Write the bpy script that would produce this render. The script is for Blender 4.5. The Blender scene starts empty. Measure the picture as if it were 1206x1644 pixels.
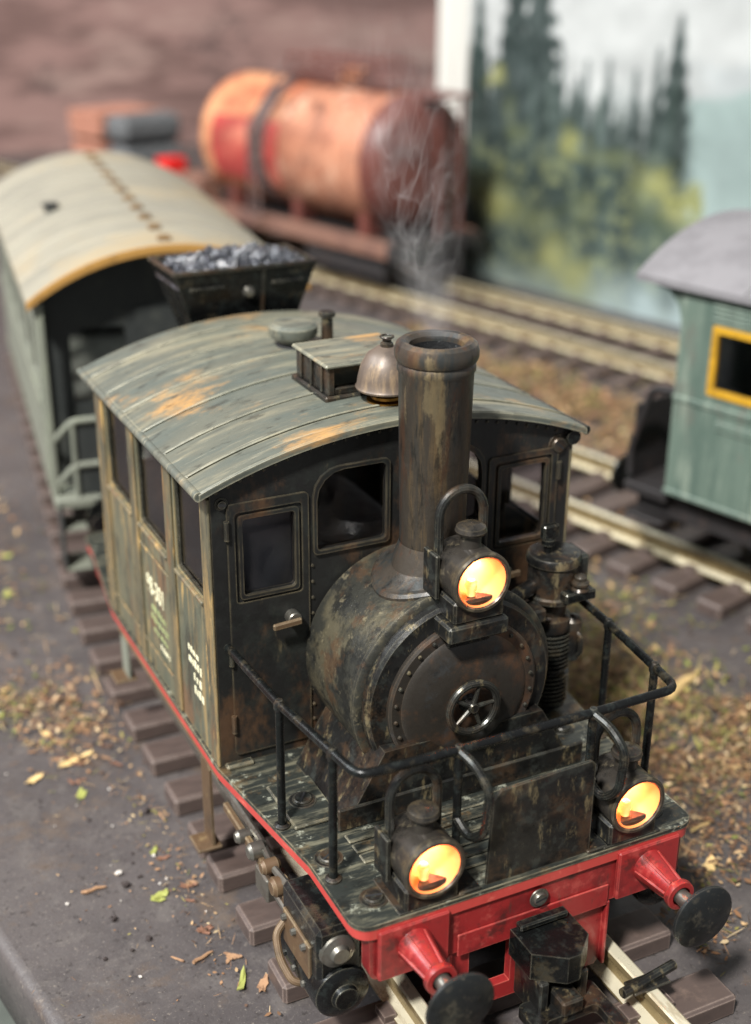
import bpy, math, random
import numpy as np
from mathutils import Vector, Matrix
from mathutils.geometry import tessellate_polygon
random.seed(7); rng = np.random.default_rng(7)
PI = math.pi
U = 0.007                      # one drawing unit in metres (45 mm gauge track)
scn = bpy.context.scene
COL = scn.collection

# ------------------------------------------------------------------ camera
yaw, pitch, roll = (math.radians(a) for a in (-26.22, 23.52, 0.41))
CAM = Vector((-17.53, -33.85, 29.30))
fwd = Vector((-math.sin(yaw)*math.cos(pitch), math.cos(yaw)*math.cos(pitch), -math.sin(pitch)))
rgt = Vector((math.cos(yaw), math.sin(yaw), 0)); upv = rgt.cross(fwd)
cr = rgt*math.cos(roll) + upv*math.sin(roll); cu = -rgt*math.sin(roll) + upv*math.cos(roll)
cd = bpy.data.cameras.new('camera'); cam = bpy.data.objects.new('camera', cd); COL.objects.link(cam)
cam.matrix_world = Matrix(((cr.x, cu.x, -fwd.x, CAM.x*U), (cr.y, cu.y, -fwd.y, CAM.y*U), (cr.z, cu.z, -fwd.z, CAM.z*U), (0, 0, 0, 1)))
cd.sensor_fit = 'VERTICAL'; cd.sensor_height = 36; cd.lens = 2146/1644*36
cd.clip_start = 0.01; cd.clip_end = 50
cd.dof.use_dof = True; cd.dof.focus_distance = 39.0*U; cd.dof.aperture_fstop = 10.5
scn.camera = cam
# ------------------------------------------------------------------ light
w = bpy.data.worlds.new('World'); scn.world = w; w.use_nodes = True
w.node_tree.nodes['Background'].inputs[0].default_value = (0.93, 0.96, 1.0, 1)
w.node_tree.nodes['Background'].inputs[1].default_value = 0.36
ld = bpy.data.lights.new('hall_lamp', 'AREA'); ld.shape = 'DISK'; ld.size = 0.3; ld.energy = 205; ld.color = (1.0, 0.975, 0.94)
lo = bpy.data.objects.new('hall_lamp', ld); COL.objects.link(lo)
ldir = Vector((-0.66, -0.50, 1.0)).normalized()
lo.location = Vector((2, 4, 8))*U + ldir*3.0
lo.rotation_euler = ldir.to_track_quat('Z', 'Y').to_euler()
wd_ = bpy.data.lights.new('sheen_light', 'AREA'); wd_.shape = 'RECTANGLE'; wd_.size = 1.3; wd_.size_y = 0.9; wd_.energy = 62; wd_.color = (0.93, 0.97, 1.0)  # added area light for broader sheen on rounded metal; no window stands here
wo = bpy.data.objects.new('sheen_light', wd_); COL.objects.link(wo)
wdir = Vector((-1.0, 0.42, 0.95)).normalized(); wo.location = Vector((2, 10, 8))*U+wdir*2.4; wo.rotation_euler = wdir.to_track_quat('Z', 'Y').to_euler()
scn.view_settings.view_transform = 'Standard'; scn.view_settings.look = 'None'
scn.view_settings.gamma = 1; scn.view_settings.use_curve_mapping = False
scn.view_settings.exposure = 0.0
scn.cycles.volume_step_rate = 0.4
scn.cycles.volume_bounces = 2; scn.cycles.max_bounces = 8; scn.cycles.transparent_max_bounces = 16

# ------------------------------------------------------------------ materials
def lin(c):
    return tuple(((v/255)/12.92 if v/255 <= 0.04045 else ((v/255+0.055)/1.055)**2.4) for v in c) + (1,)
MATS = {}
def M(name, base, layers=(), rough=0.6, metal=0.0, bump=None, rvar=0.15, attr=None, spec=0.5, edge=None):
    """layers: (sRGB, scale per unit or (sx,sy,sz), lo, hi, strength[, 'up'])"""
    m = bpy.data.materials.new(name); m.use_nodes = True; MATS[name] = m
    nt = m.node_tree; N = nt.nodes; L = nt.links
    bs = N['Principled BSDF']; bs.inputs['Metallic'].default_value = metal
    bs.inputs['Specular IOR Level'].default_value = spec
    tc = N.new('ShaderNodeTexCoord')
    def noise(sc, off, det=9, rgh=0.7):
        mp = N.new('ShaderNodeMapping'); L.new(tc.outputs['Object'], mp.inputs[0])
        s = sc if isinstance(sc, tuple) else (sc,)*3
        mp.inputs['Scale'].default_value = tuple(v/U for v in s)
        mp.inputs['Location'].default_value = (off, off*1.7, off*0.6)
        n = N.new('ShaderNodeTexNoise'); n.inputs['Scale'].default_value = 1; n.inputs['Detail'].default_value = det
        n.inputs['Roughness'].default_value = rgh
        L.new(mp.outputs[0], n.inputs['Vector']); return n.outputs['Fac']
    if attr:
        a = N.new('ShaderNodeAttribute'); a.attribute_name = attr; col = a.outputs['Color']
    else:
        c = N.new('ShaderNodeRGB'); c.outputs[0].default_value = lin(base); col = c.outputs[0]
    for i, ly in enumerate(layers):
        f = noise(ly[1], 3.1*i+1.3)
        mr = N.new('ShaderNodeMapRange'); mr.interpolation_type = 'SMOOTHSTEP'
        mr.inputs[1].default_value = ly[2]; mr.inputs[2].default_value = ly[3]; mr.inputs[4].default_value = ly[4]
        L.new(f, mr.inputs[0]); fac = mr.outputs[0]
        if len(ly) > 5 and ly[5] == 'up':
            g = N.new('ShaderNodeNewGeometry'); sx = N.new('ShaderNodeSeparateXYZ'); L.new(g.outputs['True Normal'], sx.inputs[0])
            r2 = N.new('ShaderNodeMapRange'); r2.inputs[1].default_value = 0.3; r2.inputs[2].default_value = 0.9
            L.new(sx.outputs[2], r2.inputs[0]); mu = N.new('ShaderNodeMath'); mu.operation = 'MULTIPLY'
            L.new(fac, mu.inputs[0]); L.new(r2.outputs[0], mu.inputs[1]); fac = mu.outputs[0]
        mx = N.new('ShaderNodeMix'); mx.data_type = 'RGBA'
        L.new(fac, mx.inputs['Factor']); L.new(col, mx.inputs['A']); mx.inputs['B'].default_value = lin(ly[0])
        col = mx.outputs['Result']
    if edge:                                     # paint rubbed off on edges
        bv = N.new('ShaderNodeBevel'); bv.samples = 4; bv.inputs['Radius'].default_value = edge[1]*U
        g = N.new('ShaderNodeNewGeometry'); dt = N.new('ShaderNodeVectorMath'); dt.operation = 'DOT_PRODUCT'
        L.new(bv.outputs[0], dt.inputs[0]); L.new(g.outputs['Normal'], dt.inputs[1])
        mr = N.new('ShaderNodeMapRange'); mr.inputs[1].default_value = 0.985; mr.inputs[2].default_value = 0.86; mr.inputs[4].default_value = edge[2]
        L.new(dt.outputs['Value'], mr.inputs[0])
        n2 = noise(0.9, 9.9); r2 = N.new('ShaderNodeMapRange'); r2.inputs[1].default_value = 0.35; r2.inputs[2].default_value = 0.6
        L.new(n2, r2.inputs[0]); mu = N.new('ShaderNodeMath'); mu.operation = 'MULTIPLY'
        L.new(mr.outputs[0], mu.inputs[0]); L.new(r2.outputs[0], mu.inputs[1])
        mx = N.new('ShaderNodeMix'); mx.data_type = 'RGBA'
        L.new(mu.outputs[0], mx.inputs['Factor']); L.new(col, mx.inputs['A']); mx.inputs['B'].default_value = lin(edge[0])
        col = mx.outputs['Result']
    L.new(col, bs.inputs['Base Color'])
    f = noise(1.7, 5.5); mr = N.new('ShaderNodeMapRange'); mr.inputs[1].default_value = 0.25; mr.inputs[2].default_value = 0.75
    mr.inputs[3].default_value = max(0.05, rough-rvar); mr.inputs[4].default_value = min(1, rough+rvar)
    L.new(f, mr.inputs[0]); L.new(mr.outputs[0], bs.inputs['Roughness'])
    if bump:
        b = N.new('ShaderNodeBump'); b.inputs['Strength'].default_value = bump[1]; b.inputs['Distance'].default_value = bump[2]*U
        L.new(noise(bump[0], 7.7, 8, 0.65), b.inputs['Height']); L.new(b.outputs[0], bs.inputs['Normal'])
    return m
DUST = (166, 150, 112)
M('black_metal', (30, 30, 29), [((74, 57, 42), 0.6, 0.48, 0.62, 0.75), ((62, 66, 62), 1.6, 0.5, 0.62, 0.5), (DUST, (2.6, 2.6, 0.9), 0.55, 0.68, 0.4), ((14, 14, 14), 1.1, 0.53, 0.62, 0.8)], 0.34, 0.35, (2.5, 0.25, 0.05), edge=((120, 116, 100), 0.07, 0.6))
M('gloss_black', (20, 21, 21), [((84, 76, 60), 1.4, 0.53, 0.66, 0.55), ((46, 52, 50), 3.0, 0.5, 0.62, 0.5)], 0.26, 0.4, (3, 0.2, 0.03), edge=((150, 146, 128), 0.06, 0.6))
M('cab_front', (29, 29, 28), [((88, 64, 44), (0.45, 1, 0.25), 0.5, 0.64, 0.7), ((44, 48, 44), 0.9, 0.48, 0.7, 0.6), (DUST, (1.1, 1.1, 0.35), 0.6, 0.78, 0.4)], 0.42, 0.15, (2.2, 0.3, 0.05), edge=((140, 128, 100), 0.08, 0.5))
M('cab_side', (100, 97, 78), [((78, 82, 70), (1, 0.5, 0.12), 0.44, 0.58, 0.85), ((150, 126, 84), (1, 1.6, 0.14), 0.5, 0.62, 0.7), ((108, 74, 50), (0.6, 0.6, 0.2), 0.52, 0.64, 0.65), ((50, 50, 43), (1.2, 1.2, 0.3), 0.52, 0.63, 0.75), ((190, 156, 96), (1.6, 1.8, 0.22), 0.58, 0.68, 0.75)], 0.5, 0.05, (2.4, 0.35, 0.05), edge=((190, 160, 104), 0.09, 0.6))
M('pilaster_paint', (92, 87, 69), [((150, 122, 78), (1, 1.5, 0.25), 0.47, 0.62, 0.65), ((62, 63, 54), (1, 2.5, 0.4), 0.47, 0.6, 0.8), ((104, 72, 48), (1, 1.2, 0.3), 0.54, 0.64, 0.6), ((194, 158, 96), (2, 2, 0.3), 0.56, 0.66, 0.7)], 0.5, 0.05, (2.0, 0.3, 0.05), edge=((170, 146, 100), 0.08, 0.35))
M('roof_paint', (94, 96, 86), [((80, 88, 83), (0.12, 0.9, 0.5), 0.42, 0.64, 0.8), ((146, 139, 115), (0.12, 1.1, 0.5), 0.48, 0.7, 0.75), ((190, 142, 80), (0.22, 0.4, 0.5), 0.54, 0.70, 0.7), ((62, 65, 59), (0.22, 4, 1), 0.54, 0.66, 0.6), ((170, 164, 142), (0.3, 6, 1), 0.57, 0.68, 0.45), ((44, 45, 41), (0.9, 2.0, 1), 0.55, 0.66, 0.6)], 0.42, 0.1, ((0.6, 4, 2), 0.35, 0.06), edge=((176, 170, 144), 0.1, 0.7))
M('chimney_paint', (64, 58, 51), [((112, 92, 64), (0.9, 0.9, 0.09), 0.5, 0.62, 0.7), ((48, 52, 52), (0.8, 0.8, 0.12), 0.47, 0.58, 0.85), ((82, 56, 40), (1.6, 1.6, 0.35), 0.53, 0.63, 0.6), ((30, 30, 29), (2.6, 2.6, 0.5), 0.54, 0.63, 0.7), ((140, 124, 92), (1.2, 1.2, 0.3), 0.6, 0.68, 0.5)], 0.38, 0.25, (2.4, 0.35, 0.06))
M('boiler_paint', (50, 50, 45), [((92, 86, 68), (0.45, 0.45, 0.45), 0.46, 0.6, 0.75), ((30, 31, 30), 0.9, 0.5, 0.6, 0.85), ((86, 62, 42), 0.7, 0.54, 0.64, 0.55), ((140, 130, 104), 2.6, 0.57, 0.66, 0.5)], 0.4, 0.25, (2.2, 0.5, 0.08), edge=((130, 122, 100), 0.08, 0.6))
M('door_paint', (47, 43, 38), [((96, 66, 44), 0.42, 0.45, 0.62, 0.75), ((58, 62, 64), 0.8, 0.52, 0.68, 0.7), ((26, 26, 26), 1.2, 0.54, 0.7, 0.7)], 0.42, 0.2, (2.0, 0.3, 0.05), edge=((120, 104, 84), 0.08, 0.5))
M('bell_paint', (98, 86, 76), [((150, 128, 100), (1.8, 1.8, 0.25), 0.5, 0.66, 0.7), ((66, 58, 54), (1.2, 1.2, 0.4), 0.5, 0.68, 0.6)], 0.45, 0.2, (2, 0.2, 0.04))
M('brass', (150, 108, 50), [((70, 52, 30), 1.6, 0.5, 0.7, 0.7)], 0.35, 0.9)
M('footplate_paint', (42, 45, 42), [((128, 124, 104), (0.5, 3.5, 1), 0.47, 0.66, 0.6), ((24, 26, 25), (0.7, 1.2, 1), 0.5, 0.66, 0.75), ((176, 178, 160), 1.8, 0.57, 0.66, 0.6), ((112, 88, 56), 0.8, 0.55, 0.66, 0.5)], 0.34, 0.2, ((1.2, 3.0, 2), 0.4, 0.06), edge=((184, 174, 144), 0.08, 0.75))
M('red_paint', (134, 36, 36), [((92, 25, 26), 0.5, 0.46, 0.6, 0.75), ((176, 82, 74), 1.5, 0.54, 0.66, 0.45), ((44, 32, 29), 0.9, 0.55, 0.66, 0.7), ((60, 48, 40), (2.5, 2.5, 0.6), 0.58, 0.68, 0.5)], 0.36, 0.0, (2.0, 0.2, 0.03), edge=((206, 108, 94), 0.07, 0.6))
M('red_strip', (172, 62, 56), [((150, 46, 42), 1.4, 0.5, 0.7, 0.5), ((226, 130, 110), (2, 0.5, 2), 0.55, 0.75, 0.5)], 0.38)
M('buffer_steel', (38, 41, 42), [((24, 26, 26), 0.9, 0.45, 0.6, 0.8), ((84, 80, 70), 2.4, 0.55, 0.65, 0.55), ((120, 112, 98), 6, 0.6, 0.67, 0.5)], 0.36, 0.5, (2, 0.2, 0.03), edge=((130, 126, 116), 0.05, 0.5))
M('steel', (130, 128, 120), [((82, 66, 48), 1.5, 0.5, 0.72, 0.7)], 0.35, 0.85)
M('rail_metal', (138, 122, 88), [((96, 80, 54), (0.4, 0.3, 0.8), 0.48, 0.62, 0.7), ((212, 205, 180), 0.5, -0.2, -0.1, 1.0, 'up'), ((150, 132, 100), (1.5, 0.4, 1), 0.54, 0.64, 0.5)], 0.3, 0.4)
M('sleeper_plastic', (78, 66, 61), [((58, 49, 46), (0.3, 1.5, 1), 0.45, 0.65, 0.6), ((128, 108, 96), 0.8, 0.58, 0.78, 0.5)], 0.5, 0.0, ((0.5, 3, 3), 0.2, 0.05), edge=((170, 152, 140), 0.1, 0.75))
M('brown_steel', (94, 74, 54), [((60, 50, 40), 0.8, 0.48, 0.7, 0.7), ((160, 140, 100), 1.5, 0.56, 0.74, 0.6)], 0.5, 0.3, edge=((170, 160, 130), 0.07, 0.6))
M('coal', (46, 48, 53), [((110, 112, 120), 1.5, 0.5, 0.64, 0.6)], 0.24, 0.0, (5, 0.5, 0.06), spec=0.9)
M('board', (77, 72, 71), [((62, 58, 58), 0.09, 0.42, 0.58, 0.8), ((90, 85, 82), 0.7, 0.5, 0.63, 0.55), ((128, 120, 110), 6, 0.59, 0.66, 0.6), ((44, 40, 39), 4, 0.57, 0.65, 0.75), ((88, 74, 62), 0.3, 0.53, 0.64, 0.55), ((112, 105, 100), (3, 9, 1), 0.59, 0.68, 0.4), ((150, 142, 132), 12, 0.62, 0.67, 0.6)], 0.5, 0.0, (7, 0.55, 0.04))
M('floor', (84, 90, 84), [((120, 124, 116), 0.05, 0.45, 0.6, 0.6)], 0.7)
M('brown_wall', (146, 116, 109), [((104, 80, 75), (0.03, 0.03, 0.14), 0.46, 0.56, 0.85), ((168, 142, 132), (0.05, 0.05, 0.2), 0.52, 0.62, 0.6), ((84, 68, 66), (0.09, 0.09, 0.14), 0.56, 0.64, 0.75)], 0.85)
M('white_frame', (188, 187, 180), [((172, 170, 162), (1, 1, 0.1), 0.5, 0.7, 0.5)], 0.6)
M('print', (255, 255, 255), [], 0.8, attr='paint', spec=0.1)
M('litter', (255, 255, 255), [], 0.8, attr='paint', spec=0.2)
M('lettering', (222, 216, 182), [((120, 116, 92), 3, 0.52, 0.68, 0.6)], 0.6)
M('lettering_dim', (150, 158, 110), [((100, 104, 80), 3, 0.5, 0.68, 0.6)], 0.6)
M('grey_roof', (136, 132, 118), [((112, 110, 100), (0.1, 0.5, 0.3), 0.45, 0.62, 0.6), ((160, 140, 104), (0.1, 0.12, 0.2), 0.5, 0.66, 0.5)], 0.6, edge=((176, 162, 128), 0.12, 0.5))
M('stud_brown', (104, 80, 46), [((66, 52, 38), 0.8, 0.45, 0.6, 0.7)], 0.6)
M('ochre_trim', (164, 124, 64), [((120, 90, 46), 0.8, 0.5, 0.7, 0.6)], 0.55)
M('coach_grey', (116, 119, 107), [((140, 146, 124), (1, 1, 0.2), 0.5, 0.68, 0.6), ((80, 84, 74), (1, 1, 0.3), 0.5, 0.7, 0.6)], 0.5)
M('coach_dark', (44, 47, 46), [((66, 68, 62), (1, 1, 0.3), 0.5, 0.7, 0.6)], 0.5)
M('coach_green', (88, 102, 92), [((72, 87, 79), (1.0, 1.0, 0.12), 0.46, 0.58, 0.8), ((122, 132, 119), (1.4, 1.4, 0.16), 0.52, 0.63, 0.7), ((92, 92, 84), (0.8, 0.8, 0.3), 0.54, 0.65, 0.6)], 0.42, edge=((168, 180, 166), 0.1, 0.6))
M('coach_roof', (116, 114, 116), [((98, 96, 98), 0.3, 0.45, 0.6, 0.6)], 0.6)
M('yellow_frame', (176, 134, 34), [((126, 94, 26), 1, 0.48, 0.62, 0.6)], 0.45)
M('tank_paint', (164, 98, 70), [((206, 148, 106), (0.12, 0.12, 0.3), 0.44, 0.58, 0.8), ((98, 62, 52), (0.25, 0.25, 0.16), 0.5, 0.62, 0.8)], 0.34, bump=(1, 0.2, 0.05))
M('tank_cream', (172, 118, 92), [((128, 80, 62), (0.2, 0.2, 0.16), 0.44, 0.6, 0.85), ((206, 170, 144), (0.15, 0.15, 0.15), 0.5, 0.64, 0.75), ((84, 56, 48), (0.35, 0.35, 0.2), 0.53, 0.64, 0.75)], 0.34)
M('tank_red', (160, 62, 56), [((120, 52, 46), 0.3, 0.45, 0.6, 0.7), ((186, 124, 100), 0.25, 0.52, 0.64, 0.6)], 0.4)
M('tank_end', (96, 52, 44), [((64, 38, 35), 0.25, 0.45, 0.65, 0.8)], 0.45)
M('tank_band', (98, 80, 76), [((70, 58, 57), 0.5, 0.48, 0.62, 0.6)], 0.45)
M('rust_frame', (118, 86, 72), [((90, 64, 58), 0.3, 0.45, 0.66, 0.8)], 0.6)
M('underframe', (30, 27, 27), [((66, 52, 46), 0.5, 0.52, 0.7, 0.6)], 0.6)
M('timber', (160, 112, 92), [((140, 84, 66), (0.3, 2, 2), 0.45, 0.65, 0.7)], 0.7)
M('grey_load', (92, 94, 95), [((70, 73, 75), 0.5, 0.45, 0.65, 0.7)], 0.6)
M('signal_red', (206, 34, 30), rough=0.4)
M('dry_leaf', (150, 116, 86), [((104, 76, 56), 1.6, 0.45, 0.6, 0.75)], 0.8)
M('brown_leaf', (112, 78, 60), [((160, 116, 90), 1.4, 0.5, 0.7, 0.6)], 0.75)
M('pale_leaf', (206, 176, 120), [((160, 126, 80), 1.4, 0.5, 0.7, 0.6)], 0.75)
M('green_leaf', (140, 144, 74), [((178, 176, 112), 1.4, 0.5, 0.7, 0.6)], 0.6)
M('pebble_grey', (186, 180, 172), rough=0.8)
M('pebble_dark', (52, 44, 42), rough=0.8)
M('lamp_shell', (58, 54, 49), [((96, 84, 64), 0.8, 0.48, 0.6, 0.7), ((28, 28, 27), 1.2, 0.52, 0.62, 0.8), ((128, 118, 96), 2.4, 0.56, 0.65, 0.5)], 0.32, 0.45, (2, 0.25, 0.04), edge=((140, 128, 100), 0.06, 0.6))
M('reflector', (240, 154, 90), rough=0.45)
M('interior', (26, 26, 27), rough=0.7)
M('soot', (24, 25, 26), [((120, 122, 122), 6, 0.62, 0.7, 0.6)], 0.6, bump=(5, 0.6, 0.06))
def glassm(name, tint, gl):
    m = bpy.data.materials.new(name); m.use_nodes = True; MATS[name] = m; nt = m.node_tree; nt.nodes.clear()
    o = nt.nodes.new('ShaderNodeOutputMaterial'); mx = nt.nodes.new('ShaderNodeMixShader'); t = nt.nodes.new('ShaderNodeBsdfTransparent'); g = nt.nodes.new('ShaderNodeBsdfGlossy')
    t.inputs[0].default_value = tint; g.inputs['Roughness'].default_value = 0.06
    lw = nt.nodes.new('ShaderNodeLayerWeight'); lw.inputs[0].default_value = 0.5
    fr = nt.nodes.new('ShaderNodeMapRange'); fr.inputs[1].default_value = 0.0; fr.inputs[2].default_value = 1.0; fr.inputs[3].default_value = 0.03; fr.inputs[4].default_value = gl
    pw = nt.nodes.new('ShaderNodeMath'); pw.operation = 'POWER'; pw.inputs[1].default_value = 3.0
    nt.links.new(lw.outputs['Facing'], pw.inputs[0]); nt.links.new(pw.outputs[0], fr.inputs[0])
    nt.links.new(fr.outputs[0], mx.inputs[0]); nt.links.new(t.outputs[0], mx.inputs[1]); nt.links.new(g.outputs[0], mx.inputs[2]); nt.links.new(mx.outputs[0], o.inputs[0])
glassm('glass', (0.9, 0.9, 0.92, 1), 0.45); glassm('lens', (1, 0.98, 0.95, 1), 0.2)
m = bpy.data.materials.new('bulb_glow'); m.use_nodes = True; MATS['bulb_glow'] = m
b = m.node_tree.nodes['Principled BSDF']; b.inputs['Base Color'].default_value = (1, 0.6, 0.3, 1)
b.inputs['Emission Color'].default_value = (1, 0.36, 0.08, 1); b.inputs['Emission Strength'].default_value = 1.6

# ------------------------------------------------------------------ mesh helpers
SCALED = []
class MB:
    def __init__(s): s.v = []; s.f = []
    def add(s, v, f):
        o = len(s.v); s.v += [tuple(p) for p in v]; s.f += [tuple(i+o for i in q) for q in f]; return s
    def box(s, x0, x1, y0, y1, z0, z1, c=0.0, mat=None):
        if c <= 0:
            v = [(x, y, z) for x in (x0, x1) for y in (y0, y1) for z in (z0, z1)]
            f = [(0, 1, 3, 2), (4, 6, 7, 5), (0, 4, 5, 1), (2, 3, 7, 6), (0, 2, 6, 4), (1, 5, 7, 3)]
        else:
            v = []; lo_ = (x0, y0, z0); hi = (x1, y1, z1); idx = {}
            for k in range(8):
                sg = [(k >> a) & 1 for a in range(3)]
                for ax in range(3):      # vertex lying on the face of axis ax
                    p = [(hi[a]-(c if a != ax else 0)) if sg[a] else (lo_[a]+(c if a != ax else 0)) for a in range(3)]
                    idx[(k, ax)] = len(v); v.append(tuple(p))
            f = []
            for ax in range(3):
                a, b_ = (ax+1) % 3, (ax+2) % 3
                for sd in (0, 1):
                    q = [idx[(sum(((sd if t == ax else (i if t == a else j)) << t) for t in range(3)), ax)] for i, j in ((0, 0), (1, 0), (1, 1), (0, 1))]
                    f.append(tuple(q) if sd else tuple(q[::-1]))
                for i in (0, 1):
                    for j in (0, 1):     # edge parallel to ax
                        k0 = (i << a) | (j << b_); k1 = k0 | (1 << ax)
                        q = [idx[(k0, a)], idx[(k0, b_)], idx[(k1, b_)], idx[(k1, a)]]
                        f.append(tuple(q) if (i ^ j) else tuple(q[::-1]))
            for k in range(8):
                q = [idx[(k, 0)], idx[(k, 1)], idx[(k, 2)]]
                f.append(tuple(q) if bin(k).count('1') % 2 else tuple(q[::-1]))
        if mat: v = [tuple(mat @ Vector(p)) for p in v]
        return s.add(v, f)
    def lathe(s, prof, c=(0, 0, 0), ax='z', n=32, a0=0, a1=2*PI, mat=None):
        full = abs(a1-a0-2*PI) < 1e-6; m_ = n if full else n+1
        v = []
        for (r, t) in prof:
            for i in range(m_):
                a = a0+(a1-a0)*i/n; p, q = r*math.cos(a), r*math.sin(a)
                P = {'z': (p, q, t), 'y': (q, t, p), 'x': (t, p, q)}[ax]
                P = Vector(P)
                if mat: P = mat @ P
                v.append((P.x+c[0], P.y+c[1], P.z+c[2]))
        f = []
        for j in range(len(prof)-1):
            for i in range(n):
                k = (i+1) % m_
                f.append((j*m_+i, j*m_+k, (j+1)*m_+k, (j+1)*m_+i))
        return s.add(v, f)
    def tube(s, pts, r, n=10, caps=True, closed=False):
        P = [Vector(p) for p in pts]; R = r if isinstance(r, (list, tuple)) else [r]*len(P)
        N_ = len(P); T = []
        for i in range(N_):
            if closed: T.append((P[(i+1) % N_]-P[i-1]).normalized())
            else: T.append((P[min(i+1, N_-1)]-P[max(i-1, 0)]).normalized())
        nrm = T[0].orthogonal().normalized(); v = []
        for i in range(N_):
            nrm = (nrm-T[i]*nrm.dot(T[i])).normalized(); bn = T[i].cross(nrm)
            for k in range(n):
                a = 2*PI*k/n; v.append(P[i]+(nrm*math.cos(a)+bn*math.sin(a))*R[i])
        f = []
        for i in range(N_ if closed else N_-1):
            j = (i+1) % N_
            for k in range(n): f.append((i*n+k, i*n+(k+1) % n, j*n+(k+1) % n, j*n+k))
        if caps and not closed: f += [tuple(range(n))[::-1], tuple((N_-1)*n+k for k in range(n))]
        return s.add(v, f)
    def poly(s, loops, th, mp):
        """2-D loops (outer + holes) extruded by th; mp(u, v, w) -> xyz"""
        flat = [p for l in loops for p in l]
        tri = tessellate_polygon([[Vector((p[0], p[1], 0)) for p in l] for l in loops]); n = len(flat)
        v = [mp(p[0], p[1], 0) for p in flat]+[mp(p[0], p[1], th) for p in flat]
        f = [tuple(t) for t in tri]+[tuple(i+n for i in t[::-1]) for t in tri]; o = 0
        for l in loops:
            k = len(l)
            for i in range(k): f.append((o+i, o+(i+1) % k, o+(i+1) % k+n, o+i+n))
            o += k
        return s.add(v, f)
    def build(s, name, mat, parent=None, ang=32, recalc=True):
        me = bpy.data.meshes.new(name); me.from_pydata([tuple(p) for p in s.v], [], s.f)
        if recalc:
            import bmesh
            bm = bmesh.new(); bm.from_mesh(me); bmesh.ops.recalc_face_normals(bm, faces=bm.faces); bm.to_mesh(me); bm.free()
        me.polygons.foreach_set('use_smooth', [True]*len(me.polygons)); me.set_sharp_from_angle(angle=math.radians(ang))
        me.materials.append(MATS[mat])
        o = bpy.data.objects.new(name, me); COL.objects.link(o); o.parent = parent; SCALED.append(o); return o
def tag(o, label=None, cat=None, group=None, kind=None):
    for k, v in (('label', label), ('category', cat), ('group', group), ('kind', kind)):
        if v: o[k] = v
    return o
def empty(name, loc=(0, 0, 0), rz=0, parent=None):
    o = bpy.data.objects.new(name, None); COL.objects.link(o); o.empty_display_size = 0.01
    o.location = loc; o.rotation_euler = (0, 0, rz); o.parent = parent; SCALED.append(o); return o
def dup(o, parent=None, loc=None):
    c = o.copy(); COL.objects.link(c); c.parent = parent; SCALED.append(c)
    if loc is not None: c.location = loc
    return c
def dup_tree(o, parent, loc):
    c = dup(o, parent, loc)
    for ch in o.children:
        if ch.type == 'LIGHT':
            k = ch.copy(); COL.objects.link(k); k.parent = c; SCALED.append(k)
        else: dup(ch, c)
    return c
def box(name, mat, parent, *a, c=0.0): return MB().box(*a, c=c).build(name, mat, parent)
def rect(x0, x1, y0, y1, r=0.0, n=4, rs=None):
    """rounded rectangle; rs = radii bl, br, tr, tl"""
    rs = rs or (r, r, r, r); out = []
    for (cx, cy, a, q) in ((x0, y0, PI, rs[0]), (x1, y0, 1.5*PI, rs[1]), (x1, y1, 0, rs[2]), (x0, y1, 0.5*PI, rs[3])):
        if q <= 0: out.append((cx, cy)); continue
        ox = cx+q if cx == x0 else cx-q; oy = cy+q if cy == y0 else cy-q
        for i in range(n+1): t = a+0.5*PI*i/n; out.append((ox+q*math.cos(t), oy+q*math.sin(t)))
    return out
def arc_pts(pts, r, n=5):
    """polyline with rounded corners"""
    P = [Vector(p) for p in pts]; out = [P[0]]
    for i in range(1, len(P)-1):
        a = (P[i-1]-P[i]); b_ = (P[i+1]-P[i]); q = min(r, a.length*0.45, b_.length*0.45)
        A = P[i]+a.normalized()*q; B = P[i]+b_.normalized()*q
        for k in range(n+1):
            t = k/n; out.append(A*(1-t)**2+P[i]*2*t*(1-t)+B*t*t)
    out.append(P[-1]); return out
XZ = lambda y: (lambda u, v, w_: (u, y+w_, v))       # plane facing the front
YZ = lambda x: (lambda u, v, w_: (x+w_, u, v))       # side plane
XY = lambda z: (lambda u, v, w_: (u, v, z+w_))

# ================================================================== the setting
ZB = -0.75
def edge_x(y): return -12.67-0.17*y
mb = MB()
loop = [(edge_x(-60), -60), (90, -60), (90, 166), (edge_x(166), 166)]
mb.poly([loop], 0.0, XY(ZB)); mb.v = mb.v[:4]; mb.f = mb.f[:2]
brd = mb.build('board', 'board'); tag(brd, kind='structure')
E0, E1 = Vector((edge_x(-60), -60, 0)), Vector((edge_x(166), 166, 0)); ed = (E1-E0).normalized(); nn = Vector((-ed.y, ed.x, 0))
mb = MB(); prof = [(0, ZB), (0.14, ZB-0.02), (0.32, ZB-0.12), (0.42, ZB-0.34), (0.42, ZB-2.6), (0.2, ZB-2.75)]
v = [(E+nn*a+Vector((0, 0, z))) for E in (E0, E1) for a, z in prof]; k = len(prof)
mb.add(v, [(i, i+1, i+1+k, i+k) for i in range(k-1)]); o = mb.build('edge_strip', 'board', brd, 60)
box('floor', 'floor', None, -700, 700, -400, 700, -101, -100)['kind'] = 'structure'
box('back_wall', 'brown_wall', None, -320, 320, 166.5, 170, -100, 130)['kind'] = 'structure'

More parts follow.
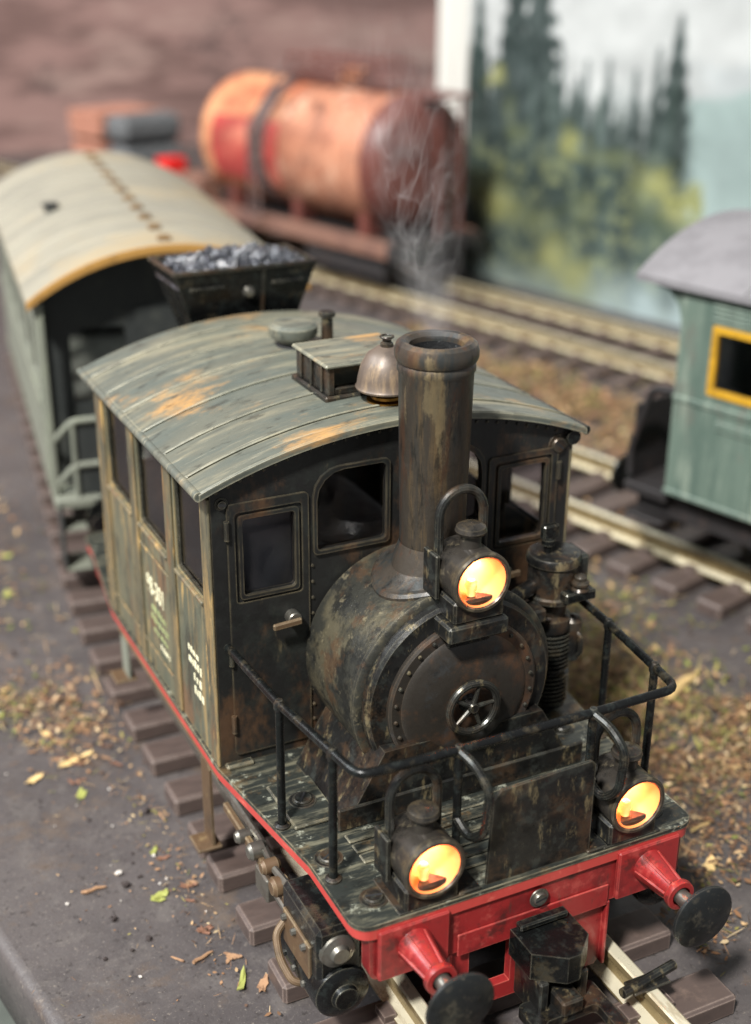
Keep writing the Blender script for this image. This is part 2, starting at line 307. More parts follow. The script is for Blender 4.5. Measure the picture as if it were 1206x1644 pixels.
# printed backdrop panel
def vnoise(x, y, seed):
    r = np.random.default_rng(seed); g = r.random((64, 64)); xi = np.floor(x).astype(int); yi = np.floor(y).astype(int)
    fx = x-xi; fy = y-yi; fx = fx*fx*(3-2*fx); fy = fy*fy*(3-2*fy); G = lambda a, b_: g[a % 64, b_ % 64]
    return (G(xi, yi)*(1-fx)+G(xi+1, yi)*fx)*(1-fy)+(G(xi, yi+1)*(1-fx)+G(xi+1, yi+1)*fx)*fy
def fbm(x, y, seed, o=4): return sum(vnoise(x*2**i, y*2**i, seed+i)*0.5**i for i in range(o))/(2-0.5**(o-1))
def backdrop():
    S0, S1, Z0, Z1 = 4.0, 62.0, 0.0, 44.0
    ns, nz = 330, 250
    s, z = np.meshgrid(np.linspace(S0, S1, ns), np.linspace(Z0, Z1, nz), indexing='ij')
    C = np.zeros((ns, nz, 3)); C[:] = (236, 237, 235)
    C -= (26*fbm(s*0.12, z*0.2, 5)[..., None])
    def put(mask, col, var=None):
        nonlocal C
        m_ = np.clip(mask, 0, 1)[..., None]; c_ = np.array(col, float)
        if var is not None: c_ = c_+var[..., None]
        C = C*(1-m_)+c_*m_
    sm = lambda x, a, b_: np.clip((x-a)/(b_-a), 0, 1)
    n1 = fbm(s*0.35, z*0.35, 11); n2 = fbm(s*1.3, z*1.3, 21); n3 = fbm(s*2.6, z*0.8, 31)
    put(sm(21.2+1.3*np.sin(s*0.35)+1.5*n1-z, 0, 0.6)*sm(s, 27, 31), (206, 210, 210))          # far ridge
    put(sm(18.6+1.6*n1-0.9*np.abs(s-35)*0.2-z, 0, 0.7)*sm(s, 26.5, 28.5), (172, 190, 186), 18*(n1-0.5))   # teal hill
    put(sm(9-z, -3, 5)*sm(s, 26, 30)*0.8, (196, 214, 210))
    base = sm(16+2*n1-z, -1, 2.5)*sm(28.6+1.2*n2-s, 0, 1.2)
    put(base*0.95, (92, 104, 100), 40*(n2-0.5))
    put(sm(19.5-z, -1, 2)*sm(s, 18.6, 20)*sm(25.2-s, 0, 1.5)*sm(z, 10.5, 13)*(n2 > 0.47), (196, 200, 198))
    conif = [(5.2, 26, 1.5, 0), (9.6, 29, 2.3, 1), (12.3, 30, 2.4, 1), (7.4, 19, 1.3, 1), (14.9, 21.5, 0.9, 2), (16.9, 19.0, 1.3, 1), (17.8, 20.4, 0.6, 2), (20.1, 20.6, 1.0, 2), (22.9, 20.0, 1.0, 2),
             (25.0, 21.8, 1.0, 2), (26.8, 24.3, 1.7, 1), (44, 27, 2.4, 1), (48, 22, 2, 2), (53, 30, 2.6, 1), (58, 25, 2.2, 1)]
    for (cx, tp, wd, k) in conif:
        half = wd*np.clip((tp-z)/10.0, 0, 1)**0.85*(0.45+0.75*n3)*(0.62+0.38*np.abs(np.sin(z*1.7+cx)))*1.25+0.08
        m_ = sm(half-np.abs(s-cx), -0.25, 0.25)*(z < tp)
        put(m_*[0.96, 0.95, 0.85][k], [(44, 58, 54), (58, 68, 66), (70, 80, 78)][k], 80*(n2-0.5))
    r3 = np.random.default_rng(5)
    for k in range(70):
        cx = r3.uniform(4, 28.4) if k < 60 else r3.uniform(40, 61); tp = r3.uniform(11, 21) if cx < 19 or cx > 24.6 else r3.uniform(10, 18.5); wd = r3.uniform(0.6, 1.3)
        tier = 0.55+0.45*np.abs(np.sin(z*r3.uniform(2.2, 3.4)+cx)); half = wd*np.clip((tp-z)/7.0, 0, 1)**0.8*tier*(0.6+0.7*n3)+0.06
        c_ = r3.uniform(52, 104); put(sm(half-np.abs(s-cx), -0.2, 0.2)*(z < tp)*0.9, (c_*0.92, c_*1.06, c_*1.0), 70*(n2-0.5))
    put(sm(n2, 0.52, 0.66)*sm(14-z, 0, 3)*sm(28.5-s, 0, 1.5)*0.55, (160, 162, 96), 80*(n3-0.5))
    put(sm(0.47-n2, 0, 0.12)*sm(13-z, 0, 3)*sm(28.5-s, 0, 1.5)*0.6, (48, 60, 56))
    put(sm(9.5-z, 0, 8)*sm(29-s, 0, 2)*sm(s, 3, 5)*0.28, (156, 168, 156))
    bush = [(7.6, 18.2, 1.1, 1.0, 0), (9.3, 15.2, 0.9, 1.4, 1), (10.7, 13.6, 1.2, 1.0, 1), (16.5, 13.4, 1.5, 1.2, 0), (15.4, 11.4, 1.3, 0.9, 1), (19.5, 12.6, 1.8, 0.8, 1), (22.4, 12.8, 1.6, 0.8, 1), (6.2, 8.7, 2.4, 1.3, 1), (8.4, 7.2, 2.4, 1.8, 0), (11.2, 6.4, 2.3, 1.2, 1),
            (13.8, 6.3, 2.0, 1.2, 1), (18.3, 8.2, 1.5, 1.6, 1), (15.2, 3.4, 1.9, 1.9, 0), (17.8, 1.8, 2.3, 2.0, 0), (19.9, 0.3, 1.6, 1.5, 1), (25.6, 11.2, 2.2, 1.3, 0), (28.2, 9.4, 2.2, 2.0, 0), (29.8, 7.4, 2.0, 2.0, 1), (24.2, 9.4, 1.3, 1.2, 1), (27.0, 6.6, 2.8, 2.0, 2), (31, 6.2, 1.4, 1.8, 2)]
    for (cx, cz, a, b_, k) in bush:
        d = np.sqrt(((s-cx)/a)**2+((z-cz)/b_)**2)+2.2*(n2-0.5)
        put(sm(1.3-d, 0, 0.9)*[0.85, 0.5, 0.8][k], [(186, 184, 116), (146, 152, 108), (98, 112, 98)][k], 90*(n2-0.5))
    put(sm(3.8-z+0.9*(n1-0.5)*4, 0, 3.5)*sm(s, 17.5, 22), (188, 204, 204))                    # mist
    put(sm(2.6-z, 0, 2.4)*sm(20-s, 0, 4)*0.7, (172, 186, 180), 30*(n2-0.5))
    C = C*(0.64+0.14*fbm(s*0.5, z*0.5, 77)[..., None])+(6, 8, 8); C = np.clip(C, 0, 255)/255; C = np.where(C <= 0.04045, C/12.92, ((C+0.055)/1.055)**2.4)
    mb = MB(); d = Vector((0.275, -0.961, 0))
    vx = 44.68+0.275*s-0.03*0.961; vy = 80.17-0.961*s-0.03*0.275
    V = np.stack([vx, vy, z+ZB], -1).reshape(-1, 3); F = []
    for i in range(ns-1):
        for j in range(nz-1): F.append((i*nz+j, (i+1)*nz+j, (i+1)*nz+j+1, i*nz+j+1))
    root = empty('backdrop_panel', (44.68, 80.17, ZB))
    tag(root, 'tall printed backdrop panel with misty conifer forest and white left edge', 'backdrop')
    me = bpy.data.meshes.new('landscape_print'); me.from_pydata([(a-44.68, b_-80.17, c-ZB) for a, b_, c in V.tolist()], [], F)
    at = me.color_attributes.new('paint', 'FLOAT_COLOR', 'POINT')
    at.data.foreach_set('color', np.concatenate([C.reshape(-1, 3), np.ones((ns*nz, 1))], 1).ravel().astype(np.float32))
    me.materials.append(MATS['print']); o = bpy.data.objects.new('landscape_print', me); COL.objects.link(o); o.parent = root; SCALED.append(o)
    R_ = Matrix.Rotation(math.atan2(-0.961, 0.275), 4, 'Z')
    MB().box(0, 62.0, 0.06, 0.9, 0, 44, mat=R_).build('panel_core', 'white_frame', root)
    MB().box(0.2, 3.97, -0.22, 0.02, 0, 44, c=0.05, mat=R_).build('edge_board', 'white_frame', root)
    MB().box(2.3, 2.6, -0.34, -0.23, 0, 44, mat=R_).build('cover_strip', 'white_frame', root)
backdrop()

# ------------------------------------------------------------------ tracks
def track(path, label, offs, name='railway_track', gauge=3.2):
    """path(s) -> (x, y, heading)"""
    root = empty(name, (0, 0, ZB)); tag(root, label, 'track', 'railway tracks on the board')
    prof = [(-0.5, 0.0), (0.5, 0.0), (0.5, 0.08), (0.1, 0.18), (0.08, 0.64), (0.21, 0.72), (0.21, 0.91), (0.15, 0.95), (-0.15, 0.95), (-0.21, 0.91), (-0.21, 0.72), (-0.08, 0.64), (-0.1, 0.18), (-0.5, 0.08)]
    ss = np.linspace(offs[0]-1.2, offs[-1]+1.2, 60)
    for sd in (-1, 1):
        v = []; f = []; k = len(prof)
        for s in ss:
            x, y, h = path(s)
            for (a, z) in prof:
                q = sd*gauge+a; v.append((x+math.cos(h)*q, y+math.sin(h)*q, z+0.75))
        for i in range(len(ss)-1):
            for j in range(k): f.append((i*k+j, i*k+(j+1) % k, (i+1)*k+(j+1) % k, (i+1)*k+j))
        f += [tuple(range(k)), tuple((len(ss)-1)*k+j for j in range(k))]
        MB().add(v, f).build('rail', 'rail_metal', root)
    mb = MB().box(-6.1, 6.1, -0.72, 0.72, 0, 0.75, c=0.1)
    for sd in (-1, 1):
        for q in (-1, 1): mb.box(sd*gauge+q*0.62-0.2, sd*gauge+q*0.62+0.2, -0.3, 0.3, 0.74, 1.0)
    first = None
    for s in offs:
        x, y, h = path(s)
        o = mb.build('sleeper', 'sleeper_plastic', root) if first is None else dup(first, root)
        first = first or o
        o.location = (x, y, random.uniform(-0.02, 0.0)); o.rotation_euler = (0, 0, h+random.uniform(-0.012, 0.012))
    return root
def loco_path(s):
    if s < 13: return 0, s, 0
    k = math.radians(8); R_ = 14/k
    if s < 27: a = (s-13)/R_; return R_*(1-math.cos(a)), 13+R_*math.sin(a), -a
    e = s-27; return R_*(1-math.cos(k))+e*math.sin(k), 13+R_*math.sin(k)+e*math.cos(k), -k
ys = [-13.2, -10.1, -6.95, -3.95, -1.05, 1.75, 3.85, 6.5, 9.25, 11.9, 14.75]
while ys[-1] < 62: ys.append(ys[-1]+2.75)
ys = [-18.6, -15.9]+ys
track(loco_path, 'track of brown sleepers and pale rails under the black locomotive', ys)
DR = math.atan2(0.275, 0.961)
def line_path(x0, y0): return lambda s: (x0-0.275*s, y0+0.961*s, DR)
track(line_path(24.6, 22.5), 'track of brown sleepers under the sage green coach', [-36+2.75*i for i in range(27)])
track(line_path(44.3, 41.5), 'track at the foot of the forest backdrop, carrying the tank wagon', [-24+2.75*i for i in range(54)])

# ================================================================== locomotive
loco = empty('steam_locomotive', (0, 0, 0)); tag(loco, 'weathered black tank locomotive with tall chimney, front railing and three lit lamps', 'locomotive')
F0, EV, AP, WC, LC, WR = 5.09, 14.6, 15.93, 6.2, 12.3, 6.6
RR = (WR**2+(AP-EV)**2)/(2*(AP-EV))
def rz(x): return AP-RR+math.sqrt(max(0, RR*RR-x*x))
# footplate
def half_outline(y):
    if y < 0: return 6.32+(5.6-6.32)*min(1, -y/5.5)
    if y > LC: return 6.32+(5.6-6.32)*min(1, (y-LC)/5.5)
    return 6.32
FY0, FY1 = -8.66, 19.2
pts = []
yy = [FY0+0.55, -5.5, 0, LC, LC+5.5, FY1-0.55]
left = [(-half_outline(y), y) for y in yy]
cor = lambda cx, cy, a: [(cx+0.55*math.cos(a+0.5*PI*i/6), cy+0.55*math.sin(a+0.5*PI*i/6)) for i in range(7)]
outl = cor(-5.05, FY0+0.55, PI)+cor(5.05, FY0+0.55, 1.5*PI)+[(half_outline(y), y) for y in yy[1:-1]]+cor(5.05, FY1-0.55, 0)+cor(-5.05, FY1-0.55, 0.5*PI)+left[1:-1][::-1]
fp = MB().poly([outl], -0.14, XY(F0)).build('footplate', 'footplate_paint', loco)
inset = [(x*0.992, y*0.998+0.0) for x, y in outl]
MB().poly([inset], -0.34, XY(F0-0.141)).build('valance', 'red_strip', loco)
for i, y in enumerate([-5.05, -5.55, -6.05, -6.55, -7.05, -7.5]):
    MB().box(-4.2 if y > -6.3 else -2.0, 4.2 if y > -6.3 else 2.0, y-0.2, y+0.2, F0+0.002, F0+0.07, c=0.03).build('plank', 'footplate_paint', fp)
def screw(x, y, z, r, parent, ax='z', sl=0.6, mat='black_metal'):
    mb = MB(); pr_ = [(0.001, 0.12), (r*0.62, 0.12), (r*0.7, 0.08), (r*0.7, 0.03), (r, 0.03), (r*1.04, 0.0)]
    s_ = 1 if ax == 'z' else -1
    mb.lathe([(a, s_*t) for a, t in pr_], (x, y, z), ax, 20)
    o = mb.build('screw', mat, parent)
    mb = MB(); R_ = Matrix.Rotation(sl, 4, 'Z' if ax == 'z' else 'Y')
    if ax == 'z': mb.box(-r*0.6, r*0.6, -0.035, 0.035, 0.1, 0.124, mat=Matrix.Translation((x, y, z)) @ R_)
    else: mb.box(-r*0.6, r*0.6, -0.124, -0.1, -0.035, 0.035, mat=Matrix.Translation((x, y, z)) @ R_)
    mb.build('screw_slot', 'interior', o)
for sd in (-1, 1):
    pad = MB().box(sd*4.65-0.72, sd*4.65+0.72, -4.0, -1.7, F0+0.002, F0+0.13, c=0.04).build('pad', 'footplate_paint', loco)
    screw(sd*4.65, -2.85, F0+0.13, 0.42, pad, sl=0.9)
    screw(sd*5.0, -5.55, F0+0.002, 0.42, fp, sl=0.5); screw(sd*4.6, -7.65, F0+0.002, 0.4, fp, sl=-0.25)
    MB().box(sd*5.65-0.45, sd*5.65+0.45, -0.32, -0.02, F0+0.002, F0+0.16, c=0.05).build('sill', 'footplate_paint', loco)
# cab walls
def wall_front(y, th, name, mat):
    outer = [(-WC, F0), (WC, F0)]+[(x, rz(x)-0.02) for x in np.linspace(WC, -WC, 25)]
    holes = [rect(-5.28, -3.55, 10.95, 13.5, 0.12), rect(-2.88, -0.5, 11.95, 14.55, rs=(0.15, 0.15, 0.2, 0.9)), rect(0.5, 2.88, 11.95, 14.55, rs=(0.15, 0.15, 0.9, 0.2)), rect(3.55, 5.28, 10.95, 13.6, 0.12)]
    return MB().poly([outer]+holes, th, XZ(y)).build(name, mat, loco, 20), holes
front, holes = wall_front(0, 0.22, 'cab_front_wall', 'cab_front')
def ring(loop, d):
    c = Vector((sum(p[0] for p in loop)/len(loop), sum(p[1] for p in loop)/len(loop))); out = []
    for p in loop:
        q = Vector(p)-c; out.append((p[0]+d*(1 if q.x > 0 else -1), p[1]+d*(1 if q.y > 0 else -1)))
    return out
for i, h in enumerate(holes):
    MB().poly([ring(h, 0.1), ring(h, -0.03)], 0.1, XZ(-0.095)).build('window_frame', 'cab_front', front)
    MB().poly([h], 0.03, XZ(0.1)).build('window_pane', 'glass', front)
rear, _ = wall_front(LC-0.22, 0.22, 'cab_rear_wall', 'cab_front')
for h in _: MB().poly([h], 0.03, XZ(LC-0.13)).build('window_pane', 'glass', rear)
for sd in (-1, 1):     # cab front doors, windows cut through
    x0, x1 = (-5.72, -3.12) if sd < 0 else (3.12, 5.72); h = holes[0] if sd < 0 else holes[3]
    d = MB().poly([rect(x0, x1, F0+0.35, 14.0, 0.15), ring(h, 0.2)], 0.07, XZ(-0.072)).build('cab_door', 'cab_front', loco)
    hx = -3.9 if sd < 0 else 3.9
    mb = MB().lathe([(0.001, -0.42), (0.2, -0.42), (0.23, -0.38), (0.23, -0.075)], (hx+0.15*sd*-1, 0, 9.98), 'y', 16)
    hh = mb.build('door_handle', 'steel', d)
    MB().box(-0.62, 0.32, -0.56, -0.43, -0.11, 0.11, c=0.04, mat=Matrix.Translation((hx, 0, 9.95)) @ Matrix.Rotation(-0.06, 4, 'Y')).build('lever', 'brown_steel', hh)
    for z in (6.6, 9.0, 13.2): MB().lathe([(0.001, 0.3), (0.09, 0.3), (0.09, -0.3), (0.001, -0.3)], (x0-0.02 if sd < 0 else x1+0.02, -0.1, z), 'z', 10).build('hinge', 'cab_front', d)
mb = MB()
for x in np.linspace(-6.0, 6.0, 33): mb.lathe([(0.001, -0.06), (0.045, -0.05), (0.06, 0.0)], (x, 0, rz(x)-0.42), 'y', 8)
for x in (-3.0, 3.0):
    for z in np.linspace(5.5, 11.5, 12): mb.lathe([(0.001, -0.06), (0.045, -0.05), (0.06, 0.0)], (x, 0, z), 'y', 8)
tag(mb.build('rivets', 'cab_front', front), kind='stuff')
screw(5.72, -0.0, 14.05, 0.36, front, 'y', 0.7); screw(-5.85, -0.0, 14.05, 0.2, front, 'y', 0.2)
# sides
YW = [(0.95, 3.45), (4.5, 7.45), (8.45, 11.2)]
for sd in (-1, 1):
    hl = [rect(a, b_, 10.6, 13.9, 0.15) for a, b_ in YW]
    x = -WC if sd < 0 else WC-0.2
    sw = MB().poly([rect(0.223, LC-0.223, F0+0.001, rz(WC)-0.03)]+hl, 0.2, YZ(x)).build('cab_side_wall', 'cab_side', loco)
    xo = -WC-0.09 if sd < 0 else WC
    for a, b_ in ((-0.03, 0.72), (3.62, 4.32), (7.62, 8.26), (11.4, 12.36)):
        MB().box(xo, xo+0.09, a, b_, F0+0.03, 14.25, c=0.03).build('pilaster', 'pilaster_paint', sw)
    for a, b_ in YW:
        MB().box(xo-0.03, xo+0.12, a-0.1, b_+0.1, 10.4, 10.56, c=0.04).build('window_sill', 'pilaster_paint', sw)
        MB().poly([rect(a, b_, 10.6, 13.9, 0.15)], 0.03, YZ(-WC+0.12 if sd < 0 else WC-0.15)).build('window_pane', 'glass', sw)
        MB().poly([rect(a-0.02, b_+0.02, 10.58, 13.92, 0.12), rect(a+0.13, b_-0.13, 10.74, 13.76, 0.1)], 0.05, YZ(-WC+0.06 if sd < 0 else WC-0.11)).build('window_frame', 'gloss_black', sw)
    for z, (a, b_) in ((6.0, (4.36, 11.38)),):
        MB().box(xo+0.02, xo+0.07, a, b_, z-0.05, z+0.06, c=0.02).build('moulding', 'pilaster_paint', sw)
    MB().box(xo+0.02, xo+0.08, 4.36, 7.6, 9.72, 9.84, c=0.02).build('moulding', 'pilaster_paint', sw)
    if sd < 0:
        def letters(txt, y, z, size, mat, sx=1.0):
            cu_ = bpy.data.curves.new('t', 'FONT'); cu_.body = txt; cu_.size = size; cu_.extrude = 0.006; cu_.offset = 0.01*size
            to = bpy.data.objects.new('t', cu_); COL.objects.link(to); dg = bpy.context.evaluated_depsgraph_get()
            me = bpy.data.meshes.new_from_object(to.evaluated_get(dg)); bpy.data.objects.remove(to)
            # text x runs toward the front (-y) when the left side is read from outside
            me.transform(Matrix(((0, 0, -1, -WC-0.012), (-sx, 0, 0, y), (0, 1, 0, z), (0, 0, 0, 1))))
            me.materials.append(MATS[mat]); o_ = bpy.data.objects.new('lettering', me); COL.objects.link(o_); o_.parent = sw; SCALED.append(o_)
        letters('98-301', 7.15, 8.15, 0.98, 'lettering', 0.72)
        def dashes(y0, y1, z, hgt, mat, n=9):
            mb = MB(); y = y0
            while y > y1:
                l = random.uniform(0.1, 0.34); mb.box(-WC-0.014, -WC-0.002, max(y1, y-l), y, z+random.uniform(-.02, .02), z+hgt*random.uniform(0.7, 1)); y -= l+random.uniform(0.06, 0.16)
            mb.build('lettering', mat, sw)
        dashes(6.75, 5.1, 7.55, 0.26, 'lettering_dim'); dashes(6.85, 4.95, 7.15, 0.26, 'lettering_dim'); dashes(6.6, 5.1, 6.75, 0.16, 'lettering_dim'); dashes(5.9, 4.9, 6.35, 0.2, 'lettering')
        dashes(2.75, 1.75, 8.0, 0.22, 'lettering'); dashes(2.75, 1.5, 7.55, 0.3, 'lettering'); dashes(2.3, 1.45, 7.05, 0.3, 'lettering'); dashes(2.3, 1.4, 6.6, 0.3, 'lettering')
        for k in range(5): dashes(0.62, 0.2, 7.9-0.36*k, 0.22, 'lettering')
box('cab_floor', 'interior', loco, -5.9, 5.9, 0.3, LC-0.3, F0+0.01, F0+0.2)
MB().lathe([(0.001, 0.23), (2.9, 0.23), (2.9, 7.6), (2.6, 8.0), (0.001, 8.0)], (0, 0, 8.4), 'y', 32).build('firebox', 'interior', loco)
# roof
YR = [-0.32, 0.95, 3.05, 5.2, 7.3, 9.4, 11.4, 12.75]
roof = empty('roof', (0, 0, 0), 0, loco)
for i in range(len(YR)-1):
    a, b_ = YR[i]+(0.03 if i else 0), YR[i+1]-(0.03 if i < len(YR)-2 else 0); mb = MB(); v = []; f = []
    xs = np.linspace(-WR, WR, 37); cs = [(a, -0.05), (a+0.06, 0.0), (b_-0.06, 0.0), (b_, -0.05), (b_, -0.24), (a, -0.24)]
    wob = random.uniform(-0.02, 0.02)
    for x in xs:
        for (y, dz) in cs: v.append((x, y, rz(x)+dz+0.03+wob))
    for p in range(36):
        for q in range(6): f.append((p*6+q, p*6+(q+1) % 6, (p+1)*6+(q+1) % 6, (p+1)*6+q))
    f += [tuple(range(6)), tuple(36*6+q for q in range(6))]
    mb.add(v, f).build('roof_panel', 'roof_paint', roof)
MB().poly([[(x, rz(x)-0.22) for x in np.linspace(-6.5, 6.5, 25)]+[(x, rz(x)-0.28) for x in np.linspace(6.5, -6.5, 25)]], LC+0.6, XZ(-0.1)).build('roof_lining', 'interior', roof)
for i in (1, 2, 3, 4, 5, 6):
    MB().tube([(x, YR[i], rz(x)+0.035) for x in np.linspace(-6.5, 6.5, 25)], 0.045, 6).build('roof_seam', 'roof_paint', roof)
for sd in (-1, 1):
    MB().tube([(sd*(WR+0.0), YR[0]+0.02, EV-0.1), (sd*(WR+0.0), YR[-1]-0.02, EV-0.1)], 0.15, 12).build('gutter', 'roof_paint' if sd < 0 else 'gloss_black', roof)
MB().lathe([(0.001, 0), (0.26, 0), (0.26, 0.12), (0.001, 0.12)], (6.2, -0.2, 14.28), 'y', 14).build('gutter_end', 'gloss_black', roof)
# roof ventilator box
vb = MB()
x0, x1, y0, y1, z0, z1 = -1.45, 1.45, 2.15, 4.7, 15.75, 16.92
vent = empty('roof_ventilator', (0, 0, 0), 0, loco)
MB().box(x0-0.14, x1+0.14, y0-0.12, y1+0.12, z0, z0+0.3, c=0.05).build('base', 'black_metal', vent)
MB().box(x0, x0+0.22, y0, y1, z0+0.3, z1, c=0.03).build('side_panel', 'black_metal', vent)
MB().box(x1-0.22, x1, y0, y1, z0+0.3, z1, c=0.03).build('side_panel', 'black_metal', vent)
MB().box(x0+0.22, x1-0.22, y0+0.9, y1, z0+0.3, z1).build('inner_panel', 'roof_paint', vent)
MB().box(x0+0.22, x1-0.22, y0+0.05, y0+0.2, z0+0.3, z0+0.5, c=0.03).build('lip', 'black_metal', vent)
MB().box(x0-0.12, x1+0.12, y0-0.1, y1+0.1, z1, z1+0.14, c=0.05).build('lid', 'roof_paint', vent)
for y in (2.6, 3.4, 4.2): MB().box(x0-0.07, x0-0.001, y-0.06, y+0.06, z0+0.32, z1-0.02, c=0.02).build('rib', 'black_metal', vent)
# hatch and whistle
hc = MB().lathe([(0.5, 15.8), (0.52, 16.22), (0.8, 16.3), (0.86, 16.4), (0.86, 16.66), (0.7, 16.78), (0.001, 16.82)], (-0.15, 8.05, 0), 'z', 28).build('roof_hatch', 'roof_paint', loco)
MB().lathe([(0.62, 15.8), (0.6, 16.0), (0.5, 16.12)], (-0.15, 8.05, 0), 'z', 24).build('hatch_neck', 'interior', hc)
MB().lathe([(0.46, 15.85), (0.46, 15.98), (0.38, 16.02), (0.22, 16.05), (0.2, 16.95), (0.3, 17.0), (0.3, 17.12), (0.24, 17.16), (0.001, 17.16)], (0.95, 7.6, 0), 'z', 20).build('whistle', 'black_metal', loco)
# bell
bl = empty('bell', (0.15, 1.35, 0), 0, loco)
MB().lathe([(0.86, 16.36), (0.95, 16.36), (0.97, 16.42), (0.92, 16.5), (0.9, 16.7), (0.8, 17.1), (0.6, 17.45), (0.3, 17.66), (0.001, 17.7)], (0, 0, 0), 'z', 32).build('bell_body', 'bell_paint', bl)
MB().lathe([(0.62, 15.8), (0.62, 16.0), (0.42, 16.02), (0.5, 16.06), (0.5, 16.14), (0.4, 16.24), (0.4, 16.42), (0.001, 16.42)], (0, 0, 0), 'z', 24).build('bell_base', 'brass', bl)
MB().lathe([(0.2, 17.66), (0.2, 17.78), (0.14, 17.82), (0.14, 17.9), (0.001, 17.9)], (0, 0, 0), 'z', 16).build('finial', 'black_metal', bl)
MB().tube([(0.2*math.cos(a), 0.2*math.sin(a), 17.98) for a in np.linspace(0, 2*PI, 20, endpoint=False)], 0.035, 6, closed=True).build('ring', 'black_metal', bl)
# boiler and smokebox
BZ = 8.42
sm_ = MB().lathe([(3.2, -0.0), (3.26, -0.04), (3.3, -0.1), (3.3, -3.45), (3.36, -3.5), (3.36, -3.66), (3.28, -3.72), (3.1, -3.74)], (0, 0, BZ), 'y', 64).build('smokebox', 'boiler_paint', loco)
MB().lathe([(3.12, -3.7), (3.1, -4.0), (3.0, -4.1), (2.62, -4.1), (2.55, -4.12), (0.001, -4.12)], (0, 0, BZ), 'y', 64).build('front_plate', 'black_metal', sm_)
dr = MB().lathe([(2.5, -4.1), (2.5, -4.26), (2.42, -4.32), (2.12, -4.33), (2.06, -4.38), (1.9, -4.45), (1.4, -4.54), (0.8, -4.6), (0.001, -4.62)], (0, 0, BZ), 'y', 64).build('smokebox_door', 'door_paint', loco)
mb = MB()
for i in range(26):
    a = 2*PI*i/26; mb.lathe([(0.001, -0.07), (0.05, -0.06), (0.075, 0)], (2.3*math.sin(a), -4.33, BZ+2.3*math.cos(a)), 'y', 8)
tag(mb.build('rivets', 'black_metal', dr), kind='stuff')
hw = empty('handwheel', (-0.05, -4.62, BZ), 0, loco)
MB().tube([(0.8*math.sin(a), -0.32, 0.8*math.cos(a)) for a in np.linspace(0, 2*PI, 36, endpoint=False)], 0.12, 10, closed=True).build('rim', 'black_metal', hw)
MB().lathe([(0.001, -0.42), (0.14, -0.42), (0.18, -0.36), (0.18, -0.05), (0.3, 0.0)], (0, 0, 0), 'y', 16).build('hub', 'black_metal', hw)
for i in range(5):
    a = 2*PI*i/5+0.25; MB().tube([(0.1*math.sin(a), -0.3, 0.1*math.cos(a)), (0.76*math.sin(a), -0.32, 0.76*math.cos(a))], [0.085, 0.055], 8).build('spoke', 'black_metal', hw)
# saddle
MB().poly([[(-4.0, F0+0.003), (4.0, F0+0.003), (2.7, 7.35), (-2.7, 7.35)]], 3.7, XZ(-4.5)).build('saddle', 'black_metal', loco)
MB().box(-4.25, 4.25, -4.62, -4.5, F0+0.003, F0+0.75, c=0.04).build('saddle_flange', 'black_metal', loco)
# chimney
CY = -2.08
ch = MB().lathe([(0.93, 12.2), (0.95, 12.45), (0.97, 12.5), (1.08, 17.9), (1.13, 17.98), (1.13, 18.12), (1.09, 18.2)], (0, CY, 0), 'z', 48).build('chimney', 'chimney_paint', loco)
MB().lathe([(1.09, 18.2), (1.15, 18.24), (1.2, 18.36), (1.21, 18.54), (1.15, 18.72), (1.03, 18.81), (0.9, 18.79), (0.78, 18.68), (0.74, 18.45), (0.74, 16.5), (0.001, 16.5)], (0, CY, 0), 'z', 48).build('chimney_rim', 'chimney_paint', ch)
MB().lathe([(0.735, 18.55), (0.73, 16.6), (0.001, 16.55)], (0, CY, 0), 'z', 32).build('soot_lining', 'soot', ch)
# flared saddle of the chimney, following the smokebox
v = []; f = []; nA = 48; prof = [(1.8, -0.02), (1.82, 0.1), (1.74, 0.17), (1.58, 0.15), (1.22, 0.3), (0.985, 0.95)]
for j, (r, h) in enumerate(prof):
    bl_ = [1, 1, 1, 0.95, 0.6, 0][j]
    for i in range(nA):
        a = 2*PI*i/nA; x, y = r*math.cos(a), r*math.sin(a)
        zc = BZ+math.sqrt(3.3**2-x*x); v.append((x, CY+y, (zc*bl_+(BZ+3.3)*(1-bl_))+h))
for j in range(len(prof)-1):
    for i in range(nA): f.append((j*nA+i, j*nA+(i+1) % nA, (j+1)*nA+(i+1) % nA, (j+1)*nA+i))
MB().add(v, f).build('chimney_foot', 'chimney_paint', ch, 24)
